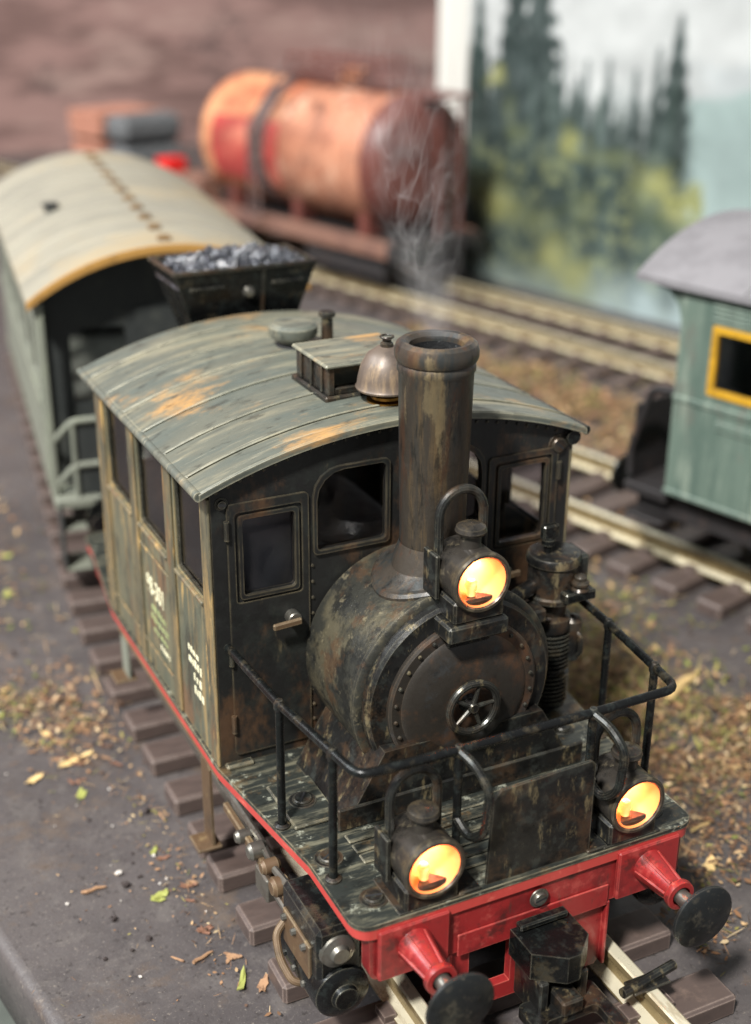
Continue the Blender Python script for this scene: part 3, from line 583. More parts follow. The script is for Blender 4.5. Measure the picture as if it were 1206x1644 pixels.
# lamps
def make_lamp(name):
    """origin under the lamp's front face; face looks along -y, centre at z=0"""
    L_ = empty(name, (0, 0, 0), 0, loco)
    MB().lathe([(0.76, 0.0), (0.8, -0.05), (0.88, -0.05), (0.93, 0.0), (0.93, 0.16), (0.88, 0.2), (0.88, 1.5), (0.8, 1.66), (0.5, 1.74), (0.001, 1.74)], (0, 0, 0), 'y', 40).build('lamp_body', 'lamp_shell', L_)
    rf = [(0.77, 0.02)]+[(0.77*math.sqrt(t), 0.02+1.05*(1-t)) for t in np.linspace(0.97, 0.02, 12)]+[(0.001, 1.07)]
    MB().lathe(rf, (0, 0, 0), 'y', 40).build('reflector', 'reflector', L_)
    MB().lathe([(0.001, -0.015), (0.4, -0.01), (0.775, 0.035)], (0, 0, 0), 'y', 32).build('lens', 'lens', L_)
    MB().lathe([(0.13, -0.56), (0.14, -0.36), (0.18, -0.28), (0.18, -0.16), (0.12, -0.07), (0.001, -0.04)], (-0.12, 0.42, 0), 'z', 18).build('bulb', 'bulb_glow', L_)
    MB().lathe([(0.15, -0.8), (0.15, -0.56), (0.12, -0.53), (0.001, -0.53)], (-0.12, 0.42, 0.0), 'z', 18).build('bulb_socket', 'interior', L_)
    MB().box(-0.82, 0.82, 0.1, 1.6, -1.26, -0.55, c=0.07).build('lamp_foot', 'black_metal', L_)
    MB().lathe([(0.34, 0.78), (0.3, 0.95), (0.3, 1.2), (0.42, 1.26), (0.46, 1.34), (0.42, 1.46), (0.28, 1.54), (0.001, 1.57)], (0.0, 0.75, 0), 'z', 24).build('vent_cap', 'lamp_shell', L_)
    hp = [(-0.72, 1.3, 0.35), (-0.72, 1.3, 1.6)]+[(-0.72*math.cos(a), 1.3, 1.6+0.78*math.sin(a)) for a in np.linspace(0.15, PI-0.15, 12)]+[(0.72, 1.3, 1.6), (0.72, 1.3, 0.35)]
    MB().tube(hp, 0.14, 10).build('handle', 'black_metal', L_)
    MB().box(-1.0, -0.86, 0.9, 1.7, -0.75, 0.62, c=0.03).build('bracket', 'black_metal', L_)
    ptd = bpy.data.lights.new('lamp_bulb', 'POINT'); ptd.energy = 0.0050; ptd.color = (1.0, 0.70, 0.58); ptd.shadow_soft_size = 0.1*U
    pt = bpy.data.objects.new('lamp_bulb', ptd); COL.objects.link(pt); pt.parent = L_; pt.location = (0.08, 0.8, 0.2); SCALED.append(pt)
    return L_
lamp = make_lamp('headlamp'); lamp.location = (-3.3, -8.72, 6.38)
l2 = dup_tree(lamp, loco, (3.3, -8.72, 6.38)); l3 = dup_tree(lamp, loco, (0.05, -5.0, 12.5))
for sd in (-1, 1): MB().box(sd*3.3-1.0, sd*3.3+1.0, -8.62, -6.95, F0+0.002, F0+0.06, c=0.02).build('lamp_plate', 'black_metal', loco)
MB().box(-0.98, 0.98, -5.05, -3.2, 10.72, 11.26, c=0.07).build('lamp_bracket', 'black_metal', loco)
MB().box(-0.7, 0.7, -4.5, -3.4, 10.3, 10.72, c=0.03).build('lamp_bracket', 'black_metal', loco)
# railing
GZ = F0+4.17
rl = empty('front_railing', (0, 0, 0), 0, loco)
P_ = [(-5.82, 0.0, GZ+0.05), (-5.62, -3.5, GZ), (-5.1, -7.72, GZ), (-2.15, -7.78, GZ), (2.15, -7.78, GZ), (5.1, -7.72, GZ), (5.62, -3.5, GZ), (5.82, 0.0, GZ+0.05)]
MB().tube(arc_pts(P_, 0.45), 0.135, 12).build('top_rail', 'gloss_black', rl)
for (x, y) in ((-5.62, -3.6), (-5.26, -6.45), (5.62, -3.6), (5.26, -6.45), (-2.15, -7.78), (2.15, -7.78)):
    p = MB().tube([(x, y, F0-0.02), (x*1.0, y, GZ)], 0.125, 12).build('post', 'gloss_black', rl)
    MB().lathe([(0.24, F0+0.003), (0.24, F0+0.06), (0.14, F0+0.12)], (x, y, 0), 'z', 14).build('post_foot', 'black_metal', p)
    MB().lathe([(0.001, GZ+0.17), (0.1, GZ+0.15), (0.17, GZ+0.03), (0.17, GZ-0.12), (0.13, GZ-0.2)], (x, y, 0), 'z', 14).build('collar', 'black_metal', p)
for sd in (-1, 1):
    x = sd*2.15
    MB().tube(arc_pts([(x, -7.8, GZ-0.02), (x+0.12, -8.5, GZ-0.12), (x+0.22, -9.1, GZ-0.6), (x+0.2, -8.95, GZ-2.0), (x+0.06, -8.4, GZ-2.5), (x, -7.8, GZ-2.2)], 0.4), 0.13, 10).build('grab_handle', 'gloss_black', rl)
MB().poly([[(-1.55, F0+0.0), (1.85, F0+0.0), (1.85, F0+3.0), (1.72, F0+3.12), (-1.2, F0+3.02), (-1.42, F0+2.75)]], 0.1, XZ(-8.5)).build('fall_plate', 'black_metal', loco)
for sd in (-1, 1): MB().box(sd*2.1-0.35, sd*2.1+0.35, -8.6, -7.5, F0+0.003, F0+0.1, c=0.03).build('hinge_plate', 'black_metal', loco)
# air pump
px, py = 4.85, -1.45
pump = empty('air_pump', (px, py, 0), 0, loco)
MB().lathe([(0.001, 11.05), (0.6, 11.05), (0.84, 11.0), (0.9, 10.9), (0.9, 10.72), (0.82, 10.66), (0.82, 9.65), (0.88, 9.6), (0.88, 9.45), (0.6, 9.4), (0.55, 9.2), (0.5, 8.85), (0.7, 8.75), (0.74, 8.4), (0.7, 8.3)], (0, 0, 0), 'z', 32).build('steam_cylinder', 'black_metal', pump)
pr_ = [(0.62, 8.32)]
for k in range(17):
    z = 8.25-0.155*k
    if k == 9: pr_ += [(0.58, z), (0.58, z-0.14)]; continue
    pr_ += [(0.58, z), (0.74, z-0.03), (0.74, z-0.08), (0.58, z-0.12)]
pr_ += [(0.66, 5.6), (0.66, 5.45), (0.4, 5.35), (0.4, F0)]
MB().lathe(pr_, (0, 0, 0), 'z', 32).build('ribbed_cylinder', 'gloss_black', pump)
MB().box(0.45, 1.05, -0.55, 0.55, 9.75, 10.95, c=0.1).build('valve_chest', 'black_metal', pump)
MB().box(-0.2, 0.95, -1.15, -0.72, 9.62, 9.98, c=0.05).build('valve_block', 'gloss_black', pump)
MB().lathe([(0.3, 9.98), (0.24, 10.06), (0.24, 10.12), (0.3, 10.16), (0.3, 10.24), (0.2, 10.3), (0.2, 10.42), (0.12, 10.5), (0.001, 10.55)], (0.45, -0.92, 0), 'z', 16).build('valve_cap', 'black_metal', pump)
MB().lathe([(0.14, 11.0), (0.14, 11.3), (0.22, 11.32), (0.22, 11.5), (0.12, 11.55), (0.12, 11.75), (0.001, 11.78)], (-0.25, 0.0, 0), 'z', 14).build('oiler', 'gloss_black', pump)
MB().box(-0.5, 0.1, -0.12, 0.16, 11.5, 12.0, c=0.05).build('oiler_box', 'gloss_black', pump)
MB().lathe([(0.3, 7.2), (0.32, 7.3), (0.32, 8.6), (0.2, 8.75), (0.001, 8.8)], (0.62, -0.42, 0), 'z', 16).build('relief_valve', 'black_metal', pump)
MB().tube(arc_pts([(0.62, -0.6, 8.3), (0.7, -0.85, 8.1), (0.7, -0.85, 7.5), (0.62, -0.55, 7.3)], 0.2), 0.08, 8).build('pipe', 'black_metal', pump)
MB().tube(arc_pts([(-0.7, 0, 9.95), (-1.6, -0.3, 9.85), (-2.5, -0.9, 9.8)], 0.4), 0.26, 12).build('steam_pipe', 'black_metal', pump)
MB().box(-2.3, -0.75, -0.9, -0.1, 9.05, 9.5, c=0.05).build('pump_bracket', 'black_metal', pump)
MB().tube(arc_pts([(0.2, 0.2, 9.3), (0.5, 0.6, 9.2), (0.6, 1.2, 9.1)], 0.3), 0.14, 8).build('pipe', 'gloss_black', pump)
# buffer beam
BM = MB().poly([rect(-5.15, 5.15, 3.12, F0-0.49, rs=(0.3, 0.3, 0, 0))], 0.5, XZ(-8.55)).build('buffer_beam', 'red_paint', loco)
MB().poly([[(-2.6, 0.7), (2.45, 0.7), (2.6, 0.9), (2.6, 3.11), (-2.6, 3.11)], rect(-1.95, -0.55, 1.25, 3.0)], 0.3, XZ(-8.42)).build('frame_plate', 'red_paint', BM)
for x in (-2.72, 2.6): MB().box(x, x+0.12, -8.6, -7.6, 0.75, 3.1, c=0.03).build('frame_rib', 'red_paint', BM)
MB().box(-2.45, 2.6, -8.62, -8.56, 3.0, 3.75, c=0.02).build('centre_plate', 'red_paint', BM)
screw(0.15, -8.63, 4.15, 0.3, BM, 'y', -0.2, 'steel')
def make_buffer():
    B = empty('buffer', (0, 0, 0), 0, loco)
    MB().box(-1.08, 1.08, -0.2, 0.0, -0.92, 0.75, c=0.05).build('base_plate', 'red_paint', B)
    MB().lathe([(0.54, -0.2), (0.52, -0.3), (0.34, -1.4), (0.33, -1.5), (0.45, -1.52), (0.47, -1.6), (0.45, -1.72), (0.3, -1.74)], (0, 0, 0), 'y', 28).build('socket', 'red_paint', B)
    for k in range(6):
        a = 2*PI*k/6+0.5; MB().tube([(0.5*math.sin(a), -0.25, 0.5*math.cos(a)), (0.34*math.sin(a), -1.42, 0.34*math.cos(a))], 0.055, 6).build('socket_rib', 'red_paint', B)
    MB().lathe([(0.24, -1.6), (0.24, -2.5)], (0, 0, 0), 'y', 18).build('plunger', 'steel', B)
    MB().lathe([(0.24, -2.45), (0.5, -2.52), (0.95, -2.6), (0.99, -2.64), (0.99, -2.72), (0.9, -2.78), (0.4, -2.85), (0.001, -2.87)], (0, 0, 0), 'y', 40).build('buffer_head', 'buffer_steel', B)
    return B
b1 = make_buffer(); b1.location = (-3.88, -8.56, 4.1); b2 = dup_tree(b1, loco, (3.88, -8.56, 4.1))
# rear beam and buffers
MB().box(-5.15, 5.15, FY1-0.55, FY1-0.05, 3.1, F0-0.49, c=0.05).build('buffer_beam', 'red_paint', loco)
for sd in (-1, 1):
    MB().lathe([(0.68, 0), (0.44, 1.1), (0.24, 1.2), (0.24, 1.9), (0.95, 2.1), (0.95, 2.2), (0.001, 2.3)], (sd*3.9, FY1-0.05, 4.1), 'y', 28).build('buffer', 'gloss_black', loco)
# coupling
cp = empty('coupling', (0.2, 0, 0), 0, loco)
MB().poly([[(-0.95, -8.6), (-0.95, -9.75), (-0.1, -10.35), (0.3, -10.35), (0.95, -9.75), (0.95, -8.6)]], -0.9, XY(3.35)).build('coupling_box', 'gloss_black', cp)
MB().box(-0.8, 0.8, -8.95, -8.64, 3.4, 3.62, c=0.05).build('coupling_lid', 'gloss_black', cp)
MB().box(-0.8, -0.5, -10.1, -8.7, 1.1, 2.44, c=0.05).build('cheek', 'black_metal', cp); MB().box(0.5, 0.8, -10.1, -8.7, 1.1, 2.44, c=0.05).build('cheek', 'black_metal', cp)
MB().poly([rect(-1.25, 1.25, -13.4, -9.6, 0.2), rect(-0.85, 0.85, -13.0, -10.5, 0.15)], -0.3, XY(1.5)).build('coupling_loop', 'black_metal', cp)
MB().box(-0.35, 0.35, -10.6, -9.0, 1.5, 2.0, c=0.06).build('hook', 'black_metal', cp)
# frames, wheels, cylinders, motion
for sd in (-1, 1): MB().box(sd*2.3-0.1, sd*2.3+0.1, -8.0, 18.6, 1.5, F0-0.5).build('frame', 'black_metal', loco)
MB().box(-2.1, 2.1, -7.8, 18.4, 2.2, F0-0.5).build('frame_stay', 'interior', loco)
def wheel_mesh(R_):
    mb = MB().lathe([(R_*0.8, 0.25), (R_*0.8, -0.25), (R_+0.14, -0.27), (R_+0.14, -0.17), (R_, -0.12), (R_-0.02, 0.27), (R_*0.8, 0.25)], (0, 0, 0), 'x', 36)
    mb.lathe([(0.001, 0.32), (0.5, 0.32), (0.5, -0.25), (0.001, -0.25)], (0, 0, 0), 'x', 18)
    for k in range(10):
        a = 2*PI*k/10; mb.tube([(0, 0.4*math.cos(a), 0.4*math.sin(a)), (0, R_*0.84*math.cos(a), R_*0.84*math.sin(a))], 0.13, 6)
    return mb
def wheels(parent, ys_, R_, base, mat='gloss_black', g=3.2):
    fst = None
    for y in ys_:
        for sd in (-1, 1):
            o_ = wheel_mesh(R_).build('wheel', mat, parent) if fst is None else dup(fst, parent)
            fst = fst or o_
            o_.location = (sd*g, y, base+R_); o_.rotation_euler = (0, 0, 0 if sd > 0 else PI)
        MB().tube([(-g, y, base+R_), (g, y, base+R_)], 0.2, 10).build('axle', mat, parent)
wheels(loco, (1.0, 12.0), 2.0, 0.95)
for sd in (-1, 1):
    s = sd
    cy = empty('cylinder', (0, 0, 0), 0, loco)
    xa, xb = (-6.15, -4.75) if s < 0 else (4.75, 6.15)
    MB().box(xa, xb, -7.35, -4.75, 2.35, 4.18, c=0.14).build('valve_casing', 'gloss_black', cy)
    MB().lathe([(0.001, -7.75), (0.35, -7.75), (0.4, -7.6), (0.66, -7.55), (0.82, -7.45), (0.84, -7.3), (0.84, -4.8), (0.001, -4.7)], ((xa+xb)/2, 0, 1.95), 'y', 32).build('cylinder_barrel', 'gloss_black', cy)
    MB().lathe([(0.001, -7.62), (0.24, -7.62), (0.3, -7.5), (0.5, -7.42), (0.55, -7.3)], ((xa+xb)/2+0.1*s, 0, 3.4), 'y', 20).build('valve_cover', 'steel', cy)
    MB().tube(arc_pts([(s*6.15, -5.0, 2.9), (s*6.5, -5.1, 2.6), (s*6.6, -5.6, 2.1), (s*6.45, -6.2, 1.7), (s*6.1, -6.3, 1.6)], 0.4), 0.12, 10).build('drain_pipe', 'brown_steel', cy)
    MB().box(s*6.17-0.06, s*6.17+0.06, -6.9, -5.0, 1.6, 3.4, c=0.03).build('side_cover', 'brown_steel', cy)
    for q in (-5.2, -5.9, -6.6):
        for z in (3.2, 1.9): MB().lathe([(0.001, s*0.12), (0.1, s*0.12), (0.12, 0)], (s*6.23, q, z), 'x', 8).build('bolt', 'steel', cy)
    MB().tube([(s*5.5, -4.7, 1.95), (s*5.5, -1.5, 1.95)], 0.16, 10).build('piston_rod', 'steel', loco)
    MB().box(s*5.5-0.3, s*5.5+0.3, -2.6, -1.6, 1.5, 2.4, c=0.06).build('crosshead', 'steel', loco)
    MB().box(s*5.0-0.14, s*5.0+0.14, -2.2, 11.9, 1.55, 2.0, c=0.05).build('coupling_rod', 'steel', loco)
    MB().box(s*5.95-0.1, s*5.95+0.1, -4.7, 0.5, 3.1, 3.4, c=0.04).build('slide_bar', 'brown_steel', loco)
    MB().tube(arc_pts([(s*5.9, -4.7, 3.8), (s*5.95, -3.6, 3.7), (s*5.7, -2.0, 3.5), (s*5.7, 2.0, 3.5)], 0.3), 0.12, 8).build('valve_rod', 'steel', loco)
    for q, z, r in ((-4.3, 3.55, 0.3), (-3.5, 3.7, 0.24), (-2.4, 3.5, 0.28), (-1.3, 3.3, 0.22)):
        MB().lathe([(0.001, s*0.3), (r*0.7, s*0.3), (r, s*0.2), (r, -s*0.2), (r*0.6, -s*0.3)], (s*6.0, q, z), 'x', 12).build('motion_pin', 'brown_steel' if q < -3 else 'steel', loco)
    MB().tube([(s*6.05, 0.6, 4.25), (s*6.1, 11.8, 4.25)], 0.11, 8).build('pipe', 'brown_steel', loco)
    for q in (1.95, 11.4):
        st = MB().poly([[(q-0.42, 0.9 if q < 5 else 2.4), (q+0.42, 0.9 if q < 5 else 2.4), (q+0.42, 4.0), (q+0.1, 4.4), (q-0.42, 4.0)]], 0.09, YZ(s*6.12)).build('step_plate', 'brown_steel' if q < 5 else 'coach_grey', loco)
        MB().box(s*6.1-0.55, s*6.1+0.3, q-0.5, q+0.5, 0.85 if q < 5 else 2.3, 0.97 if q < 5 else 2.42, c=0.03).build('step_tread', 'brown_steel', st)
# coal hopper behind the cab
hp = empty('coal_hopper', (0.15, 14.5, 0), 0, loco)
def frustum(a, b_, z0, z1, th):
    mb = MB(); (ax, ay0, ay1), (bx, by0, by1) = a, b_
    def lp(x, y0_, y1_, z): return [(-x, y0_, z), (x, y0_, z), (x, y1_, z), (-x, y1_, z)]
    v = lp(ax, ay0, ay1, z0)+lp(bx, by0, by1, z1)+lp(bx-th, by0+th, by1-th, z1)+lp(ax-th, ay0+th, ay1-th, z0)
    f = [(0, 3, 2, 1)]
    for k in range(3):
        for i in range(4): f.append((k*4+i, k*4+(i+1) % 4, (k+1)*4+(i+1) % 4, (k+1)*4+i))
    f.append((12, 13, 14, 15)); return mb.add(v, f)
frustum((1.75, -0.75, 1.2), (2.85, -1.3, 1.75), 14.2, 17.5, 0.12).build('hopper_shell', 'gloss_black', hp)
frustum((1.76, -0.74, 1.2), (1.75, -0.75, 1.2), F0+0.01, 14.19, 0.1).build('hopper_stand', 'gloss_black', hp)
MB().poly([rect(-2.92, 2.92, -1.37, 1.82, 0.05), rect(-2.76, 2.76, -1.21, 1.66, 0.05)], 0.12, XY(17.5)).build('hopper_rim', 'black_metal', hp)
def front_y(z): return -0.75-0.55*(z-14.2)/3.3
for a, b_ in ((-2.3, -0.9), (1.0, 2.3)): MB().box(a, b_, front_y(16.9)-0.16, front_y(16.9), 16.82, 16.98, c=0.04).build('ledge', 'gloss_black', hp)
MB().lathe([(0.001, front_y(16.6)-0.2), (0.16, front_y(16.6)-0.17), (0.24, front_y(16.6)-0.05), (0.26, front_y(16.6)+0.05)], (0.1, 0, 16.6), 'y', 16).build('rivet_head', 'steel', hp)
MB().box(0.62, 0.72, -0.05, 0.05, 0, 3.3, mat=Matrix.Translation((0, -0.77, 14.2)) @ Matrix.Rotation(math.atan(0.55/3.3), 4, 'X')).build('seam_strip', 'black_metal', hp)
MB().box(-2.7, 2.7, -1.16, 1.6, 16.9, 17.2).build('coal_bed', 'coal', hp)
lumps = []
for k in range(6):
    v = [Vector(p) for p in ((1, 0, 0), (-1, 0, 0), (0, 1, 0), (0, -1, 0), (0, 0, 1), (0, 0, -1), (.6, .6, .6), (-.6, .6, .5), (.6, -.6, .5), (-.6, -.6, .6), (.6, .6, -.5), (-.6, -.6, -.5))]
    import bmesh
    bm = bmesh.new()
    for p in v: bm.verts.new(p*random.uniform(0.7, 1.15))
    r_ = bmesh.ops.convex_hull(bm, input=bm.verts); me = bpy.data.meshes.new('coal_lump'); bm.to_mesh(me); bm.free(); me.materials.append(MATS['coal']); lumps.append(me)
for i in range(15):
    for j in range(8):
        o = bpy.data.objects.new('coal_lump', lumps[random.randrange(6)]); COL.objects.link(o); o.parent = hp; SCALED.append(o)
        x = -2.5+5.0*(i+random.uniform(0.1, 0.9))/15; y = -1.0+2.45*(j+random.uniform(0.1, 0.9))/8
        o.location = (x, y, 17.3+0.38*(1-(x/2.8)**2)*(1-((y-0.2)/1.5)**2)); sc = random.uniform(0.3, 0.52); o.scale = (sc, sc*random.uniform(.7, 1.1), sc*random.uniform(.6, 1))
        o.rotation_euler = (random.uniform(0, 6), random.uniform(0, 6), random.uniform(0, 6))

# ================================================================== grey coach behind the locomotive
def prism_roof(hw, e, a, y0, y1, th, n=24):
    R_ = (hw**2+(a-e)**2)/(2*(a-e)); zz = lambda x: a-R_+math.sqrt(max(0, R_*R_-x*x))
    return MB().poly([[(x, zz(x)) for x in np.linspace(-hw, hw, n)]+[(x, zz(x)-th) for x in np.linspace(hw, -hw, n)]], y1-y0, XZ(y0)), zz
cg = empty('passenger_coach', (0.6, 24.3, 0), math.radians(-7.6)); tag(cg, 'grey coach with beige curved roof coupled behind the black locomotive', 'coach')
CLn = 29
r_, zz = prism_roof(6.5, 14.0, 16.2, 0, CLn, 0.35); rf = r_.build('roof', 'grey_roof', cg)
MB().poly([[(x, zz(x)+0.05) for x in np.linspace(-6.52, 6.52, 24)]+[(x, zz(x)-0.3) for x in np.linspace(6.52, -6.52, 24)]], 0.25, XZ(-0.25)).build('roof_edge', 'ochre_trim', rf)
for k in range(1, 8): MB().tube([(x, k*CLn/8, zz(x)) for x in np.linspace(-6.4, 6.4, 24)], 0.07, 6).build('roof_seam', 'grey_roof', rf)
for k in range(11): MB().box(-0.3, 0.3, 0.9+2.6*k, 1.5+2.6*k, zz(0)-0.1, zz(0)+0.2, c=0.08).build('roof_vent', 'stud_brown', rf)
MB().lathe([(0.32, 0), (0.32, 0.3), (0.45, 0.35), (0.45, 0.5), (0.001, 0.55)], (-3.9, 13.5, zz(3.9)-0.1), 'z', 16).build('roof_vent', 'coach_dark', rf)
for sd in (-1, 1):
    sw = MB().poly([rect(1.6, CLn-1.6, 4.6, 13.9)]+[rect(2.6+k*4.2, 5.6+k*4.2, 9.3, 12.4, 0.2) for k in range(6)], 0.25, YZ(sd*6.0-0.12)).build('side_wall', 'coach_grey', cg)
    for k in range(6): MB().poly([rect(2.6+k*4.2, 5.6+k*4.2, 9.3, 12.4, 0.2)], 0.05, YZ(sd*6.0-0.03)).build('window_pane', 'glass', sw)
    MB().box(sd*6.15-0.06, sd*6.15+0.06, 1.5, CLn-1.5, 8.7, 8.95, c=0.02).build('moulding', 'coach_grey', sw)
    MB().box(sd*5.95-0.2, sd*5.95+0.2, 1.2, 1.6, 4.6, 13.95, c=0.05).build('corner_post', 'coach_grey', cg)
    MB().box(sd*5.95-0.16, sd*5.95+0.16, 0.1, 0.42, 4.3, 13.9, c=0.05).build('platform_post', 'coach_grey', cg)
    MB().box(sd*5.2-0.6, sd*5.2+0.6, -0.4, 1.3, 2.9, 3.05, c=0.03).build('step_tread', 'coach_grey', cg)
    MB().box(sd*5.2-0.6, sd*5.2+0.6, -0.6, 1.3, 0.9, 1.05, c=0.03).build('step_tread', 'coach_grey', cg)
    MB().box(sd*5.85-0.06, sd*5.85+0.06, -0.6, 1.3, 0.9, 4.4, c=0.03).build('step_plate', 'coach_dark', cg)
for yy_ in (1.6, CLn-1.9):
    ew = MB().poly([[(-6.0, 4.6), (6.0, 4.6)]+[(x, zz(x)-0.36) for x in np.linspace(6.0, -6.0, 20)], rect(-4.6, -2.0, 8.6, 12.2, 0.2), rect(2.0, 4.6, 8.6, 12.2, 0.2)], 0.25, XZ(yy_)).build('end_wall', 'coach_dark', cg)
    MB().poly([rect(-1.5, 1.5, 4.7, 13.0, 0.2)], 0.12, XZ(yy_-0.14 if yy_ < 5 else yy_+0.27)).build('end_door', 'coach_dark', ew)
    for a in (-4.6, 2.0): MB().poly([rect(a, a+2.6, 8.6, 12.2, 0.2)], 0.05, XZ(yy_+0.1)).build('window_pane', 'glass', ew)
MB().box(-6.1, 6.1, -0.5, CLn-0.1, 4.1, 4.59, c=0.06).build('platform_floor', 'coach_grey', cg)
MB().box(-5.2, 5.2, 0.3, CLn-0.8, 3.0, 4.08).build('underframe', 'underframe', cg)
er = empty('end_railing', (0, 0, 0), 0, cg)
for z in (6.2, 8.4):
    for sd in (-1, 1): MB().tube(arc_pts([(sd*5.95, 1.2, z-1.6), (sd*5.95, 0.3, z-1.2), (sd*5.0, -0.3, z), (sd*1.6, -0.3, z)], 0.3), 0.16, 8).build('rail', 'coach_grey', er)
for x in (-5.0, -3.3, -1.6, 1.6, 3.3, 5.0): MB().tube([(x, -0.3, 4.5), (x, -0.3, 8.4)], 0.12, 8).build('post', 'coach_grey', er)
for sd in (-1, 1): MB().box(sd*3.3-1.6, sd*3.3+1.6, -0.22, -0.14, 4.7, 8.2).build('panel', 'coach_dark', er)
for sd in (-1, 1): MB().lathe([(0.6, 0.4), (0.4, -0.5), (0.22, -0.6), (0.22, -1.3), (1.0, -1.5), (1.0, -1.62), (0.001, -1.7)], (sd*3.9, -0.4, 4.05), 'y', 28).build('buffer', 'gloss_black', cg)
wheels(cg, (4.2, CLn-4.5), 1.55, 0.95)

# ================================================================== sage green coach on the right
gc = empty('passenger_coach', (26.5, 14.3, 0), DR+PI); tag(gc, 'sage green coach with grey roof and yellow window frames', 'coach')
GL = 36
r_, zz = prism_roof(6.5, 15.1, 17.1, -2.4, GL, 0.3); gr = r_.build('roof', 'coach_roof', gc)
for k in range(6): MB().tube([(x, 3.3+6*k, zz(x)) for x in np.linspace(-6.4, 6.4, 24)], 0.08, 6).build('roof_seam', 'coach_roof', gr)
MB().lathe([(0.3, 0), (0.3, 1.2), (0.55, 1.3), (0.55, 1.5), (0.001, 1.6)], (0.8, 2.6, 17.0), 'z', 16).build('roof_vent', 'coach_roof', gr)
for sd in (-1, 1):
    wn = [(1.75+5.2*k, 5.6+5.2*k) for k in range(6)]
    sw = MB().poly([rect(0, GL-1, 4.95, 15.0)]+[rect(a, b_, 10.3, 13.45, 0.15) for a, b_ in wn], 0.25, YZ(sd*6.0-0.12)).build('side_wall', 'coach_green', gc)
    xo = sd*6.12
    for a, b_ in wn:
        fr = MB().poly([rect(a-0.02, b_+0.02, 10.28, 13.47, 0.12), rect(a+0.3, b_-0.3, 10.6, 13.15, 0.1)], 0.22, YZ(xo-0.13)).build('window_frame', 'yellow_frame', sw)
        MB().poly([rect(a+0.28, b_-0.28, 10.58, 13.17)], 0.04, YZ(xo-0.06)).build('window_pane', 'glass', sw)
        for q in range(4): MB().box(xo-0.03, xo+0.08, a-0.1, b_+0.1, 13.62+0.22*q, 13.76+0.22*q, c=0.03).build('louvre', 'coach_green', sw)
        MB().box(xo-0.03, xo+0.07, a+0.6, b_-0.6, 8.7, 9.15, c=0.03).build('nameplate', 'coach_green', sw)
        MB().box(xo-0.03, xo+0.05, b_+0.55, b_+0.85, 5.0, 9.6, c=0.02).build('cover_strip', 'coach_green', sw)
    MB().box(xo-0.05, xo+0.1, -0.05, GL-1, 9.6, 9.85, c=0.03).build('moulding', 'coach_green', sw)
    MB().box(xo-0.05, xo+0.1, -0.05, GL-1, 14.5, 15.0, c=0.03).build('cornice', 'coach_green', sw)
    MB().box(xo-0.05, xo+0.1, -0.05, GL-1, 4.97, 5.2, c=0.03).build('moulding', 'coach_green', sw)
    MB().poly([[(-2.3, 15.1), (0, 15.1), (0, 13.0), (-0.25, 13.9), (-0.8, 14.5), (-2.3, 14.75)]], 0.2, YZ(sd*5.95-0.1)).build('canopy_bracket', 'coach_green', gc)
    MB().tube(arc_pts([(sd*5.8, -0.1, 9.9), (sd*5.8, -1.4, 9.7), (sd*5.8, -2.4, 6.4), (sd*5.8, -2.3, 5.2)], 0.4), 0.18, 8).build('handrail', 'underframe', gc)
    MB().box(sd*5.3-0.6, sd*5.3+0.6, -2.4, -0.2, 3.0, 3.2, c=0.04).build('step_tread', 'underframe', gc)
    MB().lathe([(0.6, 0.4), (0.4, -0.5), (0.22, -0.6), (0.22, -1.3), (1.0, -1.5), (1.0, -1.62), (0.001, -1.7)], (sd*3.9, -2.5, 4.15), 'y', 28).build('buffer', 'gloss_black', gc)
MB().poly([[(-6.0, 4.95), (6.0, 4.95)]+[(x, zz(x)-0.3) for x in np.linspace(6.0, -6.0, 20)]], 0.25, XZ(0)).build('end_wall', 'coach_green', gc)
MB().poly([[(-6.0, 4.95), (6.0, 4.95)]+[(x, zz(x)-0.3) for x in np.linspace(6.0, -6.0, 20)]], 0.25, XZ(GL-1.3)).build('end_wall', 'coach_green', gc)
MB().box(-6.0, 6.0, -2.5, 0.0, 4.3, 4.8, c=0.05).build('platform_floor', 'underframe', gc)
MB().box(-5.6, 5.6, -2.45, -2.3, 4.8, 8.6, c=0.03).build('end_panel', 'underframe', gc)
MB().box(-5.4, 5.4, -2.0, GL-2, 3.4, 4.9).build('underframe', 'underframe', gc)
MB().box(-1.1, 1.1, -4.0, -2.0, 2.4, 3.4, c=0.1).build('coupling_box', 'steel', gc)
wheels(gc, (4.5, 10.5, 26), 1.7, 0.95)

# ================================================================== tank wagon
def tw(t): return (44.3-0.275*t, 41.5+0.961*t)
tx, ty = tw(28.3)
tk = empty('tank_wagon', (tx, ty, 0), DR); tag(tk, 'rusty red and cream tank wagon standing before the brown wall', 'tank wagon')
TL, TR, TZ = 23, 5.75, 11.2
seg = [(0.0, 0.9, 'tank_end'), (0.9, 12.0, 'tank_cream'), (12.0, TL, 'tank_paint')]
tank = empty('tank', (0, 0, 0), 0, tk)
for a, b_, m_ in seg: MB().lathe([(TR, a), (TR, b_)], (0, 0, TZ), 'y', 56).build('tank_shell', m_, tank)
for y, s_, m_ in ((0, -1, 'tank_end'), (TL, 1, 'tank_paint')):
    MB().lathe([(TR, y), (TR*0.96, y+s_*0.6), (TR*0.8, y+s_*1.3), (TR*0.5, y+s_*1.75), (0.001, y+s_*1.95)], (0, 0, TZ), 'y', 56).build('tank_end_cap', m_, tank)
for y0, y1 in ((13.6, 15.6),): MB().lathe([(TR+0.02, y0), (TR+0.14, y0+0.02), (TR+0.14, y1-0.02), (TR+0.02, y1)], (0, 0, TZ), 'y', 56).build('tank_band', 'tank_band', tank)
